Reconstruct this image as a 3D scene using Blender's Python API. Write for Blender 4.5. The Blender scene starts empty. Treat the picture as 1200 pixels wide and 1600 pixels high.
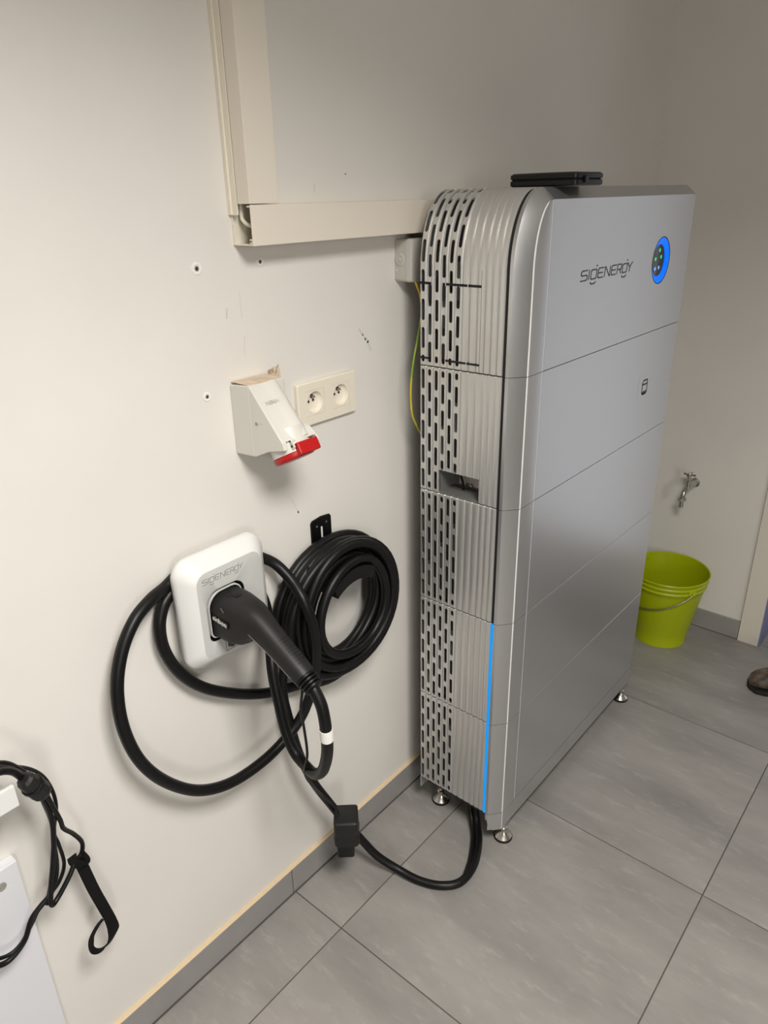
import bpy, bmesh, math, random
from mathutils import Vector, Matrix
random.seed(7)
PI = math.pi
SC = bpy.context.scene
COL = SC.collection

# ------------------------------------------------------------------ camera
cam_d = bpy.data.cameras.new('camera')
cam = bpy.data.objects.new('camera', cam_d)
COL.objects.link(cam)
cam_d.sensor_fit = 'HORIZONTAL'
cam_d.sensor_width = 36.0
cam_d.lens = 1136.25 * 36.0 / 1200.0
cam_d.clip_start = 0.02
cam.matrix_world = Matrix((
    (0.76323688, -0.2432943, 0.59856274, 0.98313394),
    (0.64578316, 0.31710065, -0.69455834, -1.16573472),
    (-0.02082255, 0.91665428, 0.39913827, 1.50884833),
    (0, 0, 0, 1)))
SC.camera = cam

# ------------------------------------------------------------------ world, light, exposure
world = bpy.data.worlds.new('world')
SC.world = world
world.use_nodes = True
bg = world.node_tree.nodes['Background']
bg.inputs[0].default_value = (0.9, 0.93, 1.0, 1)
bg.inputs[1].default_value = 0.02
SC.view_settings.view_transform = 'Standard'
SC.view_settings.look = 'None'
SC.view_settings.gamma = 1.0
SC.view_settings.use_curve_mapping = False
SC.view_settings.exposure = 0.0

def area_light(name, loc, target, sx, sy, watts, color):
    d = bpy.data.lights.new(name, 'AREA')
    d.shape = 'RECTANGLE'; d.size = sx; d.size_y = sy
    d.energy = watts; d.color = color
    o = bpy.data.objects.new(name, d); COL.objects.link(o)
    o.location = loc
    o.rotation_euler = (Vector(target) - Vector(loc)).to_track_quat('-Z', 'Y').to_euler()
    return o
RXW = 4.4
LIGHT_POS = (1.24, -0.90, 2.175)
pl_ = area_light('panel_light_glow', LIGHT_POS, (LIGHT_POS[0], LIGHT_POS[1], 0), 0.5, 0.5, 37.5, (1.0, 0.968, 0.928))
pl_.data.spread = math.radians(146)
area_light('window_fill', (RXW - .02, -2.5, 1.55), (0, -1.4, 1.3), 1.3, 1.1, 61, (1.0, 0.985, 0.96))  # added fill light at the unseen window, lifts the shadows

# ------------------------------------------------------------------ materials
def lin(c):
    c = c / 255.0
    return c / 12.92 if c <= 0.04045 else ((c + 0.055) / 1.055) ** 2.4
def rgb(r, g, b): return (lin(r), lin(g), lin(b), 1.0)

def mat(name, col, rough=0.5, metal=0.0, spec=0.5, vary=0.0, vscale=6.0, bump=0.0, bscale=80.0, emit=None, estr=0.0, coat=0.0, col2=None, aniso=None):
    m = bpy.data.materials.new(name); m.use_nodes = True
    nt = m.node_tree; b = nt.nodes['Principled BSDF']
    b.inputs['Base Color'].default_value = col
    b.inputs['Roughness'].default_value = rough
    b.inputs['Metallic'].default_value = metal
    b.inputs['Specular IOR Level'].default_value = spec
    b.inputs['Coat Weight'].default_value = coat
    tc = nt.nodes.new('ShaderNodeTexCoord')
    if vary > 0 or col2:
        n = nt.nodes.new('ShaderNodeTexNoise')
        n.inputs['Scale'].default_value = vscale; n.inputs['Detail'].default_value = 5
        nt.links.new(tc.outputs['Object'], n.inputs['Vector'])
        r = nt.nodes.new('ShaderNodeMix'); r.data_type = 'RGBA'
        c2 = col2 if col2 else tuple(max(0, c * (1 - vary)) for c in col[:3]) + (1,)
        r.inputs[6].default_value = col; r.inputs[7].default_value = c2
        mp = nt.nodes.new('ShaderNodeMapRange')
        mp.inputs[1].default_value = 0.35; mp.inputs[2].default_value = 0.7
        nt.links.new(n.outputs['Fac'], mp.inputs[0])
        nt.links.new(mp.outputs[0], r.inputs[0])
        nt.links.new(r.outputs[2], b.inputs['Base Color'])
    if bump > 0:
        n2 = nt.nodes.new('ShaderNodeTexNoise')
        n2.inputs['Scale'].default_value = bscale; n2.inputs['Detail'].default_value = 3
        nt.links.new(tc.outputs['Object'], n2.inputs['Vector'])
        bp = nt.nodes.new('ShaderNodeBump')
        bp.inputs['Strength'].default_value = bump; bp.inputs['Distance'].default_value = 0.002
        nt.links.new(n2.outputs['Fac'], bp.inputs['Height'])
        nt.links.new(bp.outputs['Normal'], b.inputs['Normal'])
    if emit:
        b.inputs['Emission Color'].default_value = emit
        b.inputs['Emission Strength'].default_value = estr
    return m

def tile_material(name):
    m = bpy.data.materials.new(name); m.use_nodes = True
    nt = m.node_tree; b = nt.nodes['Principled BSDF']; L = nt.links
    tc = nt.nodes.new('ShaderNodeTexCoord')
    oi = nt.nodes.new('ShaderNodeObjectInfo')
    add = nt.nodes.new('ShaderNodeVectorMath'); add.operation = 'ADD'
    sc = nt.nodes.new('ShaderNodeVectorMath'); sc.operation = 'SCALE'
    sc.inputs[3].default_value = 13.0
    cx = nt.nodes.new('ShaderNodeCombineXYZ')
    L.new(oi.outputs['Random'], cx.inputs[0]); L.new(oi.outputs['Random'], cx.inputs[1])
    L.new(cx.outputs[0], sc.inputs[0]); L.new(tc.outputs['Object'], add.inputs[0]); L.new(sc.outputs[0], add.inputs[1])
    n1 = nt.nodes.new('ShaderNodeTexNoise'); n1.inputs['Scale'].default_value = 4.5; n1.inputs['Detail'].default_value = 6; n1.inputs['Roughness'].default_value = 0.62
    n2 = nt.nodes.new('ShaderNodeTexNoise'); n2.inputs['Scale'].default_value = 30; n2.inputs['Detail'].default_value = 8; n2.inputs['Roughness'].default_value = 0.7
    st = nt.nodes.new('ShaderNodeMapping'); st.inputs['Scale'].default_value = (0.42, 1.25, 1.0); st.inputs['Rotation'].default_value = (0, 0, 0.06)
    L.new(add.outputs[0], st.inputs[0])
    L.new(st.outputs[0], n1.inputs['Vector']); L.new(st.outputs[0], n2.inputs['Vector'])
    cr = nt.nodes.new('ShaderNodeValToRGB')
    cr.color_ramp.elements[0].position = 0.32; cr.color_ramp.elements[0].color = rgb(129, 126, 122)
    cr.color_ramp.elements[1].position = 0.70; cr.color_ramp.elements[1].color = rgb(158, 154, 149)
    L.new(n1.outputs['Fac'], cr.inputs[0])
    c2 = nt.nodes.new('ShaderNodeValToRGB')
    c2.color_ramp.elements[0].position = 0.54; c2.color_ramp.elements[0].color = (0, 0, 0, 1)
    c2.color_ramp.elements[1].position = 0.72; c2.color_ramp.elements[1].color = (0.5, 0.5, 0.5, 1)
    L.new(n2.outputs['Fac'], c2.inputs[0])
    mx = nt.nodes.new('ShaderNodeMix'); mx.data_type = 'RGBA'
    mx.inputs[7].default_value = rgb(174, 171, 165)
    L.new(c2.outputs[0], mx.inputs[0]); L.new(cr.outputs[0], mx.inputs[6])
    L.new(mx.outputs[2], b.inputs['Base Color'])
    b.inputs['Roughness'].default_value = 0.42
    b.inputs['Specular IOR Level'].default_value = 0.4
    bp = nt.nodes.new('ShaderNodeBump'); bp.inputs['Strength'].default_value = 0.08; bp.inputs['Distance'].default_value = 0.002
    L.new(n2.outputs['Fac'], bp.inputs['Height']); L.new(bp.outputs[0], b.inputs['Normal'])
    return m

M = dict(
    wall=mat('wall_paint', rgb(228, 224, 217), 0.55, spec=0.3, vary=0.05, vscale=3.0, bump=0.10, bscale=45),
    wall_dark=mat('grey_wall_paint', rgb(190, 187, 180), 0.7),
    lining=mat('blue_lit_lining', rgb(122, 124, 160), 0.5),  # bluish light from the lobby is put into this colour
    ceil=mat('ceiling_paint', rgb(230, 227, 220), 0.8),
    casing=mat('casing_paint', rgb(222, 215, 202), 0.45, spec=0.4),
    tile=tile_material('porcelain_tile'),
    grout=mat('grey_grout', rgb(92, 87, 81), 0.9),
    skirt=mat('skirting_tile', rgb(152, 149, 146), 0.4, vary=0.12, vscale=9),
    sealant=mat('tan_sealant', rgb(214, 190, 152), 0.6),
    silver=mat('silver_paint', rgb(200, 200, 201), 0.31, metal=0.86, spec=0.5),
    silver2=mat('silver_side', rgb(214, 213, 210), 0.36, metal=0.75, spec=0.5),
    bright=mat('painted_highlight', rgb(240, 240, 238), 0.3, metal=0.15, spec=0.6),  # near-white, paints a highlight along the tower's edges
    core=mat('dark_core', rgb(62, 61, 59), 0.6, metal=0.2),
    innergrey=mat('inner_grey_panel', rgb(120, 119, 116), 0.5, metal=0.3),
    plate=mat('pale_plate', rgb(205, 202, 198), 0.5),
    slit=mat('black_gap', rgb(14, 14, 14), 0.7),
    led=mat('blue_led_strip', (0, 0, 0, 1), 0.5, emit=rgb(0, 152, 240), estr=1.0),
    ring=mat('blue_ring_glow', (0, 0, 0, 1), 0.5, spec=0.2, emit=rgb(0, 116, 252), estr=1.0),
    glassblack=mat('black_gloss', rgb(10, 11, 14), 0.12),
    green=mat('green_led', rgb(20, 190, 100), 0.4, emit=rgb(30, 215, 120), estr=0.8),
    bluew=mat('pale_blue_led', rgb(120, 160, 230), 0.4, emit=rgb(120, 170, 255), estr=0.8),
    ink=mat('grey_lettering', rgb(66, 65, 64), 0.5),
    ink2=mat('mid_grey_lettering', rgb(120, 120, 118), 0.5),
    steel=mat('stainless_steel', rgb(205, 200, 192), 0.25, metal=1.0),
    chrome=mat('chrome', rgb(190, 190, 186), 0.16, metal=1.0),
    rubber=mat('black_rubber', rgb(10, 10, 10), 0.42, spec=0.32),
    rubber2=mat('matt_black_plastic', rgb(29, 28, 27), 0.48, spec=0.36, bump=0.06, bscale=600),
    blackpl=mat('black_plastic', rgb(9, 9, 9), 0.40, spec=0.35),
    white=mat('white_plastic', rgb(226, 226, 223), 0.35, spec=0.45),
    lgrey=mat('pale_grey_plastic', rgb(194, 194, 190), 0.4, spec=0.4),
    cream=mat('cream_plastic', rgb(232, 224, 207), 0.38, spec=0.4),
    trunk=mat('trunking_plastic', rgb(226, 217, 203), 0.4, spec=0.4),
    jgrey=mat('grey_box_plastic', rgb(196, 193, 186), 0.45),
    ceewhite=mat('socket_white', rgb(214, 211, 202), 0.40),
    red=mat('red_plastic', rgb(178, 20, 22), 0.35),
    peach=mat('bare_plaster', rgb(222, 202, 178), 0.8, vary=0.2, vscale=60),
    green_paint=mat('lime_green_paint', rgb(168, 180, 6), 0.36, spec=0.4),
    earthw=mat('yellow_green_wire', rgb(200, 180, 30), 0.4),
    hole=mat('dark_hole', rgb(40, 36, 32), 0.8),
    plug=mat('grey_wall_plug', rgb(150, 146, 140), 0.6),
    filler=mat('white_filler', rgb(236, 232, 224), 0.8, bump=0.3, bscale=300),
    scuff=mat('wall_scuff', rgb(208, 202, 192), 0.7),
    scuffg=mat('green_scuff', rgb(204, 207, 201), 0.7),
    pencil=mat('pencil_mark', rgb(70, 66, 62), 0.7),
    panel=mat('white_board', rgb(222, 222, 226), 0.4),
    tape=mat('white_tape', rgb(238, 236, 230), 0.5),
    leather=mat('brown_shoe', rgb(58, 48, 40), 0.55, col2=rgb(120, 104, 92), vscale=45),
    sole=mat('dark_sole', rgb(24, 22, 20), 0.7),
    strap=mat('black_fabric', rgb(15, 14, 14), 0.8, spec=0.25, bump=0.3, bscale=900),
    lit_glass=mat('glowing_glass', rgb(210, 225, 240), 0.2, emit=(.98, .955, .97, 1), estr=0.47),
    lamp=mat('lamp_diffuser', rgb(255, 250, 240), 0.5, emit=(1, 0.95, 0.87, 1), estr=2.0),
)
# earth wire: lengthwise yellow and green halves, by a wave along the wire
def earth_nodes(m):
    nt = m.node_tree; b = nt.nodes['Principled BSDF']
    tc = nt.nodes.new('ShaderNodeTexCoord'); w = nt.nodes.new('ShaderNodeTexNoise')
    w.inputs['Scale'].default_value = 9.0
    nt.links.new(tc.outputs['Object'], w.inputs['Vector'])
    cr = nt.nodes.new('ShaderNodeValToRGB'); cr.color_ramp.interpolation = 'LINEAR'
    cr.color_ramp.elements[0].position = 0.45; cr.color_ramp.elements[0].color = rgb(214, 186, 40)
    cr.color_ramp.elements[1].position = 0.55; cr.color_ramp.elements[1].color = rgb(126, 158, 40)
    nt.links.new(w.outputs['Fac'], cr.inputs[0]); nt.links.new(cr.outputs[0], b.inputs['Base Color'])
earth_nodes(M['earthw'])

# ------------------------------------------------------------------ mesh helpers
class MB:
    def __init__(s): s.v = []; s.f = []
    def add(s, vs, fs):
        n = len(s.v); s.v += [tuple(p) for p in vs]
        s.f += [tuple(i + n for i in f) for f in fs]
        return s
    def box(s, x0, x1, y0, y1, z0, z1, mtx=None):
        vs = [(x, y, z) for x in (x0, x1) for y in (y0, y1) for z in (z0, z1)]
        if mtx is not None: vs = [mtx @ Vector(p) for p in vs]
        return s.add(vs, [(0, 1, 3, 2), (4, 6, 7, 5), (0, 4, 5, 1), (2, 3, 7, 6), (0, 2, 6, 4), (1, 5, 7, 3)])
    def prism(s, poly, a0, a1, axis='y'):
        n = len(poly); vs = []
        for a in (a0, a1):
            for (p, q) in poly:
                vs.append((p, a, q) if axis == 'y' else ((a, p, q) if axis == 'x' else (p, q, a)))
        fs = [tuple(range(n - 1, -1, -1)), tuple(range(n, 2 * n))]
        fs += [(i, (i + 1) % n, n + (i + 1) % n, n + i) for i in range(n)]
        return s.add(vs, fs)
    def rings(s, rings, cap0=True, cap1=True, closed=True):
        n = len(rings[0]); vs = [p for r in rings for p in r]; fs = []
        for k in range(len(rings) - 1):
            for i in range(n if closed else n - 1):
                j = (i + 1) % n
                fs.append((k * n + i, k * n + j, (k + 1) * n + j, (k + 1) * n + i))
        if cap0: fs.append(tuple(range(n - 1, -1, -1)))
        if cap1: fs.append(tuple(range((len(rings) - 1) * n, len(rings) * n)))
        return s.add(vs, fs)
    def tube(s, pts, r, n=10, steps=6, caps=True):
        P = spline(pts, steps) if steps > 1 else [Vector(p) for p in pts]
        rs = r if callable(r) else (lambda t: r)
        T = []
        for i in range(len(P)):
            d = P[min(i + 1, len(P) - 1)] - P[max(i - 1, 0)]
            T.append(d.normalized())
        up = Vector((0, 0, 1)) if abs(T[0].z) < 0.9 else Vector((1, 0, 0))
        u = T[0].cross(up).normalized()
        rings = []
        for i, p in enumerate(P):
            u = (u - T[i] * u.dot(T[i])).normalized(); w = T[i].cross(u)
            rr = rs(i / max(1, len(P) - 1))
            rings.append([p + (u * math.cos(a) + w * math.sin(a)) * rr for a in [2 * PI * k / n for k in range(n)]])
        return s.rings(rings, caps, caps)
    def lathe(s, prof, c=(0, 0, 0), axis=(0, 0, 1), n=24, cap0=True, cap1=True):
        ax = Vector(axis).normalized()
        u = ax.cross(Vector((0, 0, 1))) if abs(ax.z) < 0.9 else Vector((1, 0, 0))
        u.normalize(); w = ax.cross(u); c = Vector(c)
        rings = [[c + ax * h + (u * math.cos(a) + w * math.sin(a)) * r for a in [2 * PI * k / n for k in range(n)]] for (r, h) in prof]
        return s.rings(rings, cap0, cap1)

def spline(pts, steps):
    P = [Vector(p) for p in pts]; out = []
    Q = [P[0] * 2 - P[1]] + P + [P[-1] * 2 - P[-2]]
    for i in range(1, len(Q) - 2):
        a, b, c, d = Q[i - 1:i + 3]
        for k in range(steps):
            t = k / steps
            out.append(0.5 * ((2 * b) + (c - a) * t + (2 * a - 5 * b + 4 * c - d) * t * t + (3 * b - a - 3 * c + d) * t ** 3))
    out.append(P[-1]); return out

def obj(name, mb, m, parent=None, smooth=None, bevel=0.0, origin=None):
    me = bpy.data.meshes.new(name)
    bm = bmesh.new()
    vs = [bm.verts.new(p) for p in mb.v]
    for f in mb.f:
        try: bm.faces.new([vs[i] for i in f])
        except ValueError: pass
    bmesh.ops.remove_doubles(bm, verts=bm.verts, dist=2e-6)
    bmesh.ops.recalc_face_normals(bm, faces=bm.faces)
    if bevel > 0:
        ed = [e for e in bm.edges if len(e.link_faces) == 2 and e.calc_face_angle(0) > 0.5]
        bmesh.ops.bevel(bm, geom=ed, offset=bevel, offset_type='OFFSET', segments=2, profile=0.5, affect='EDGES', clamp_overlap=True)
    if origin is not None:
        bmesh.ops.translate(bm, verts=bm.verts, vec=-Vector(origin))
    bm.to_mesh(me); bm.free()
    if smooth is not None:
        for p in me.polygons: p.use_smooth = True
        me.set_sharp_from_angle(angle=math.radians(smooth))
    me.materials.append(m)
    o = bpy.data.objects.new(name, me); COL.objects.link(o)
    if parent is not None: o.parent = parent
    if origin is not None: o.location = origin
    return o
def tag(o, label, cat, group=None):
    o['label'] = label; o['category'] = cat
    if group: o['group'] = group
    return o
def thing(name, label, cat, loc=(0, 0, 0), group=None):
    # children are modelled in world coordinates, so the matrix is compensated in part()
    o = bpy.data.objects.new(name, None); COL.objects.link(o)
    o.empty_display_size = 0.05; o.location = loc
    return tag(o, label, cat, group)
def part(name, mb, m, parent, **k):
    o = obj(name, mb, m, None, **k)
    off = Vector((0, 0, 0)); p = parent
    while p is not None: off += p.location; p = p.parent
    o.location = o.location - off
    o.parent = parent
    return o
def struct(name, mb, m, label=None, **k):
    o = obj(name, mb, m, **k); o['kind'] = 'structure'
    if label: o['label'] = label
    return o

def cut(o, mb):
    c = obj('cutter', mb, M['slit'])
    md = o.modifiers.new('cut', 'BOOLEAN'); md.operation = 'DIFFERENCE'; md.object = c; md.solver = 'EXACT'
    c.location = Vector((0, 0, 0))
    bpy.context.view_layer.update()
    dg = bpy.context.evaluated_depsgraph_get()
    me = bpy.data.meshes.new_from_object(o.evaluated_get(dg))
    o.modifiers.clear(); old = o.data; o.data = me; me.name = old.name
    bpy.data.meshes.remove(old); bpy.data.objects.remove(c)

def rrect(cy, cz, hw, hh, r, n=6, x=0.0):
    if not isinstance(r, (list, tuple)): r = [r] * 4
    pts = []
    for k, (sy, sz, a0) in enumerate(((1, 1, 0), (-1, 1, PI / 2), (-1, -1, PI), (1, -1, 3 * PI / 2))):
        for i in range(n + 1):
            a = a0 + PI / 2 * i / n
            pts.append((x, cy + sy * (hw - r[k]) + r[k] * math.cos(a), cz + sz * (hh - r[k]) + r[k] * math.sin(a)))
    return pts

# stroke lettering: flat raised ribbons on a wall facing +x, text running along +y
def ribbons(mb, strokes, y0, z0, sx, sz, x, w, slant=0.0, th=0.0005):
    for st in strokes:
        P = [(y0 + (px * 1.0) * sx + pz * slant * sz, z0 + pz * sz) for px, pz in st]
        for i in range(len(P) - 1):
            (a, b), (c, d) = P[i], P[i + 1]
            L = math.hypot(c - a, d - b)
            if L < 1e-7: continue
            ux, uz = (c - a) / L, (d - b) / L; e = w * 0.32
            a -= ux * e; b -= uz * e; c += ux * e; d += uz * e
            nx, nz = -uz * w / 2, ux * w / 2
            q = [(a + nx, b + nz), (a - nx, b - nz), (c - nx, d - nz), (c + nx, d + nz)]
            mb.prism(q, x - 0.0006, x + th, 'x')
GL = {
 'S': [[(.95, 1), (.15, 1), (.0, .85), (.0, .65), (.12, .52), (.85, .52), (.97, .4), (.97, .15), (.85, 0), (0, 0)]],
 'I': [[(.5, 0), (.5, 1)]],
 'G': [[(.12, 0), (0, .14), (0, .8), (.14, .95), (.86, .95), (.98, .82), (.98, .12), (.86, 0), (.12, 0)], [(.8, 1.32), (.98, 1.32)], [(.02, -.34), (.2, -.5), (.75, -.5), (.95, -.34)]],
 'E': [[(.97, 1), (.14, 1), (0, .86), (0, .14), (.14, 0), (.97, 0)], [(0, .5), (.85, .5)]],
 'N': [[(0, 0), (0, 1), (.1, 1), (.88, 0), (.97, 0), (.97, 1)]],
 'R': [[(0, 0), (0, 1), (.84, 1), (.97, .87), (.97, .58), (.84, .45), (.2, .45)], [(.55, .45), (.95, 0)]],
 'Y': [[(0, 1), (.5, .48), (1, 1)], [(.5, .48), (.5, 0)]]}
LAY = [('S', 0, .115), ('I', .128, .16), ('G', .18, .285), ('E', .312, .412), ('N', .44, .545), ('E', .572, .665), ('R', .69, .775), ('G', .797, .895), ('Y', .905, 1.0)]
def wordmark(y0, y1, z0, h, x, w, slant=0.12):
    mb = MB(); W = y1 - y0 - slant * h
    for ch, a, b in LAY:
        ribbons(mb, GL[ch], y0 + a * W, z0, (b - a) * W, h, x, w, slant)
    return mb
def text_mesh(txt, size, mtx, depth=0.0004):
    cu = bpy.data.curves.new('txt', 'FONT'); cu.body = txt; cu.size = size; cu.extrude = depth
    cu.align_x = 'CENTER'; cu.align_y = 'CENTER'; cu.resolution_u = 3
    to = bpy.data.objects.new('txt', cu); COL.objects.link(to)
    dg = bpy.context.evaluated_depsgraph_get()
    me = to.evaluated_get(dg).to_mesh()
    mb = MB(); mb.add([mtx @ v.co for v in me.vertices], [tuple(p.vertices) for p in me.polygons])
    to.evaluated_get(dg).to_mesh_clear()
    bpy.data.objects.remove(to); bpy.data.curves.remove(cu)
    return mb
def frame(o, ex, ey):
    ex = Vector(ex).normalized(); ey = Vector(ey); ey = (ey - ex * ey.dot(ex)).normalized(); ez = ex.cross(ey)
    return Matrix(((ex.x, ey.x, ez.x, o[0]), (ex.y, ey.y, ez.y, o[1]), (ex.z, ey.z, ez.z, o[2]), (0, 0, 0, 1)))

# ------------------------------------------------------------------ room shell
YB = 1.3643                       # back wall face
RX, RY, RZ = RXW, -4.3, 2.20       # right wall, front wall, ceiling
XO, XO2 = 0.5617, 1.46            # door opening in the back wall
wl = struct('wall_left', MB().box(-0.12, 0, RY - .12, 2.1, -.1, RZ + .1), M['wall'])
struct('wall_back', MB().box(0, XO, YB, YB + .13, -.1, RZ + .1).box(XO2, RX, YB, YB + .13, -.1, RZ + .1).box(XO, XO2, YB, YB + .13, 2.08, RZ + .1), M['wall'])
struct('wall_right', MB().box(RX, RX + .12, RY - .12, 2.1, -.1, RZ + .1), M['wall_dark'])
wd = struct('fill_window', MB().box(RX - .03, RX - .001, -3.22, -3.15, .93, 2.17).box(RX - .03, RX - .001, -1.85, -1.78, .93, 2.17).box(RX - .03, RX - .001, -3.15, -1.85, .93, 1.0).box(RX - .03, RX - .001, -3.15, -1.85, 2.1, 2.17), M['casing'])  # window added out of view to go with the fill light
part('glow_pane', MB().box(RX - .012, RX - .003, -3.15, -1.85, 1.0, 2.1), M['lit_glass'], wd)
struct('wall_front', MB().box(-.12, RX + .12, RY - .12, RY, -.1, RZ + .1), M['wall_dark'])
DX0, DX1, DY = .66, 1.48, 1.66     # glazed outer door of the lobby behind the opening
struct('wall_far', MB().box(0, DX0, DY, DY + .15, -.1, RZ + .1).box(DX1, RX, DY, DY + .15, -.1, RZ + .1).box(DX0, DX1, DY, DY + .15, 2.1, RZ + .1), M['wall'])
dr = struct('door_1', MB().box(DX0, DX0 + .06, DY + .02, DY + .07, 0, 2.1).box(DX1 - .06, DX1, DY + .02, DY + .07, 0, 2.1).box(DX0 + .06, DX1 - .06, DY + .02, DY + .07, 0, .06).box(DX0 + .06, DX1 - .06, DY + .02, DY + .07, 2.04, 2.1), M['casing'])
part('glow_pane', MB().box(DX0 + .06, DX1 - .06, DY + .04, DY + .05, .06, 2.04), M['lit_glass'], dr)
part('door_handle', MB().tube([(DX1 - .03, DY + .02, 1.02), (DX1 - .03, DY - .03, 1.02), (DX1 - .13, DY - .03, 1.02)], .008, 8, 1), M['casing'], dr)
struct('ceiling', MB().box(-.12, RX + .12, RY - .12, 2.1, RZ, RZ + .1), M['ceil'])
floor = struct('floor', MB().box(0, RX, RY, 1.98, -.1, -.0018), M['grout'])
T = 0.5946; TX0, TY0, G2 = 0.158, -0.3883, 0.0014
def clampi(a, lo, hi): return max(lo, min(hi, a))
for i in range(-1, 8):
    for j in range(-8, 5):
        x0 = clampi(TX0 + (i) * T + G2, .012, RX); x1 = clampi(TX0 + (i + 1) * T - G2, .012, RX)
        y0 = clampi(TY0 + j * T + G2, RY, DY); y1 = clampi(TY0 + (j + 1) * T - G2, RY, DY)
        cells = [(y0, y1)]
        if x1 - x0 < .02: continue
        if y1 - y0 < .02: continue
        # keep tiles out of the back wall
        if y0 < YB < y1 or y0 < YB + .13 < y1:
            if x0 < XO < x1 or x0 < XO2 < x1 or not (x0 >= XO and x1 <= XO2):
                cells = []
                if y0 < YB: cells.append((y0, YB))
                if y1 > YB + .13: cells.append((YB + .13, y1))
        for (a, b) in cells:
            if b - a < .02: continue
            c = ((x0 + x1) / 2, (a + b) / 2, 0)
            part('tile', MB().box(x0, x1, a, b, -.0017, 0), M['tile'], floor, bevel=.0005, origin=c)
part('threshold_tile', MB().box(XO + .002, XO2 - .002, YB + .001, YB + .129, -.0017, .0002), M['tile'], floor)

# skirting tiles with a sealant bead on top
bl = struct('baseboard_left', MB().box(0, .0072, RY, YB, 0, .0735), M['grout'])
jy = -0.394
for k in range(-5, 3):
    a = max(jy + k * .5946 + .0012, RY); b = min(jy + (k + 1) * .5946 - .0012, YB - .011)
    if b - a > .02: part('skirting_tile', MB().box(.0005, .0098, a, b, .003, .0742), M['skirt'], bl, bevel=.0006)
sb = part('sealant_bead', MB().prism([(0, .0735), (.0085, .0742), (.005, .0765), (0, .0772)], RY, YB - .011, 'y'), M['sealant'], bl)
sb['label'] = 'tan bead of sealant along the top'
bb = struct('baseboard_back', MB().box(0.0105, .4925, YB - .0075, YB, 0, .0735), M['grout'])
part('skirting_tile', MB().box(.0105, .2, YB - .0105, YB - .001, .004, .0742), M['skirt'], bb, bevel=.0006)
part('skirting_tile', MB().box(.2022, .4915, YB - .0105, YB - .001, .004, .0742), M['skirt'], bb, bevel=.0006)

# door lining and casing at the right edge
tr = struct('trim_1', MB().box(.4934, XO, YB - .014, YB, 0, 2.15).box(XO, XO2, YB - .014, YB, 2.08, 2.15).box(XO2, XO2 + .068, YB - .014, YB, 0, 2.15), M['casing'], bevel=.0015)
struct('trim_2', MB().box(XO - .001, XO + .006, YB - .012, YB + .135, 0, 2.08).box(XO2 - .006, XO2 + .001, YB - .012, YB + .135, 0, 2.08).box(XO, XO2, YB - .012, YB + .135, 2.074, 2.081), M['lining'])  # blue-grey lining colour stands for bluish light on it

# scratches and scuffs belonging to the left wall
def mark(name, pts, w, m, th=.00025):
    mb = MB(); strokes = [pts]
    ribbons(mb, [[(y, z) for (y, z) in pts]], 0, 0, 1, 1, 0, w, 0, th)
    part(name, mb, m, wl)
mark('scratch', [(-.375, 1.368), (-.3765, 1.345), (-.375, 1.325)], .0008, M['scuff'])
mark('scratch', [(-.3745, 1.326), (-.3715, 1.318), (-.375, 1.312), (-.372, 1.304), (-.376, 1.30)], .0012, M['filler'])
mark('scratch', [(-.3735, 1.297), (-.376, 1.282), (-.378, 1.262)], .0009, M['scuff'])
mark('scratch', [(-.297, .974), (-.291, .960), (-.283, .942)], .0011, M['scuff'])
mark('scratch', [(-.2835, .944), (-.2825, .941)], .003, M['pencil'])
mark('scuff_mark', [(-.088, 1.268), (-.078, 1.256), (-.070, 1.246)], .004, M['scuffg'])
mark('scuff_mark', [(-.070, 1.247), (-.063, 1.240), (-.055, 1.222)], .0055, M['scuffg'])
mark('scuff_mark', [(-.1105, 1.546), (-.1095, 1.545)], .0022, M['pencil'])
mark('scuff_mark', [(-.1905, 1.53), (-.1905, 1.516)], .0022, M['scuff'])
mark('scuff_mark', [(-.405, 1.345), (-.407, 1.33)], .003, M['scuff'])
# torn patch of bare plaster with pencil scribble above the red socket
pp = part('bare_patch', MB().prism([(-.3315, 1.222), (-.3305, 1.2315), (-.318, 1.2345), (-.3035, 1.2355), (-.3005, 1.222), (-.3025, 1.209), (-.315, 1.207), (-.331, 1.209)], -.0005, .0004, 'x'), M['peach'], wl)
pp['label'] = 'torn patch of bare peach plaster with a pencil scribble'
sm = MB()
ribbons(sm, [[(-.329, 1.2255), (-.326, 1.231), (-.3255, 1.223)], [(-.3225, 1.224), (-.3215, 1.2315), (-.318, 1.2245), (-.3175, 1.2325)], [(-.3145, 1.222), (-.311, 1.228), (-.305, 1.2365)], [(-.311, 1.2225), (-.308, 1.2265)]], 0, 0, 1, 1, .0004, .0008, 0, .0003)
part('pencil_scribble', sm, M['pencil'], pp)

# ceiling lamp (outside the frame, gives the room its light)
cl = thing('ceiling_lamp', 'square white light panel on the ceiling of the room', 'lamp', (LIGHT_POS[0], LIGHT_POS[1], RZ))
part('frame', MB().box(LIGHT_POS[0] - .3, LIGHT_POS[0] + .3, LIGHT_POS[1] - .3, LIGHT_POS[1] + .3, RZ - .014, RZ - .0005), M['white'], cl, bevel=.002)
part('diffuser', MB().box(LIGHT_POS[0] - .28, LIGHT_POS[0] + .28, LIGHT_POS[1] - .28, LIGHT_POS[1] + .28, RZ - .0155, RZ - .0139), M['lamp'], cl)

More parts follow.
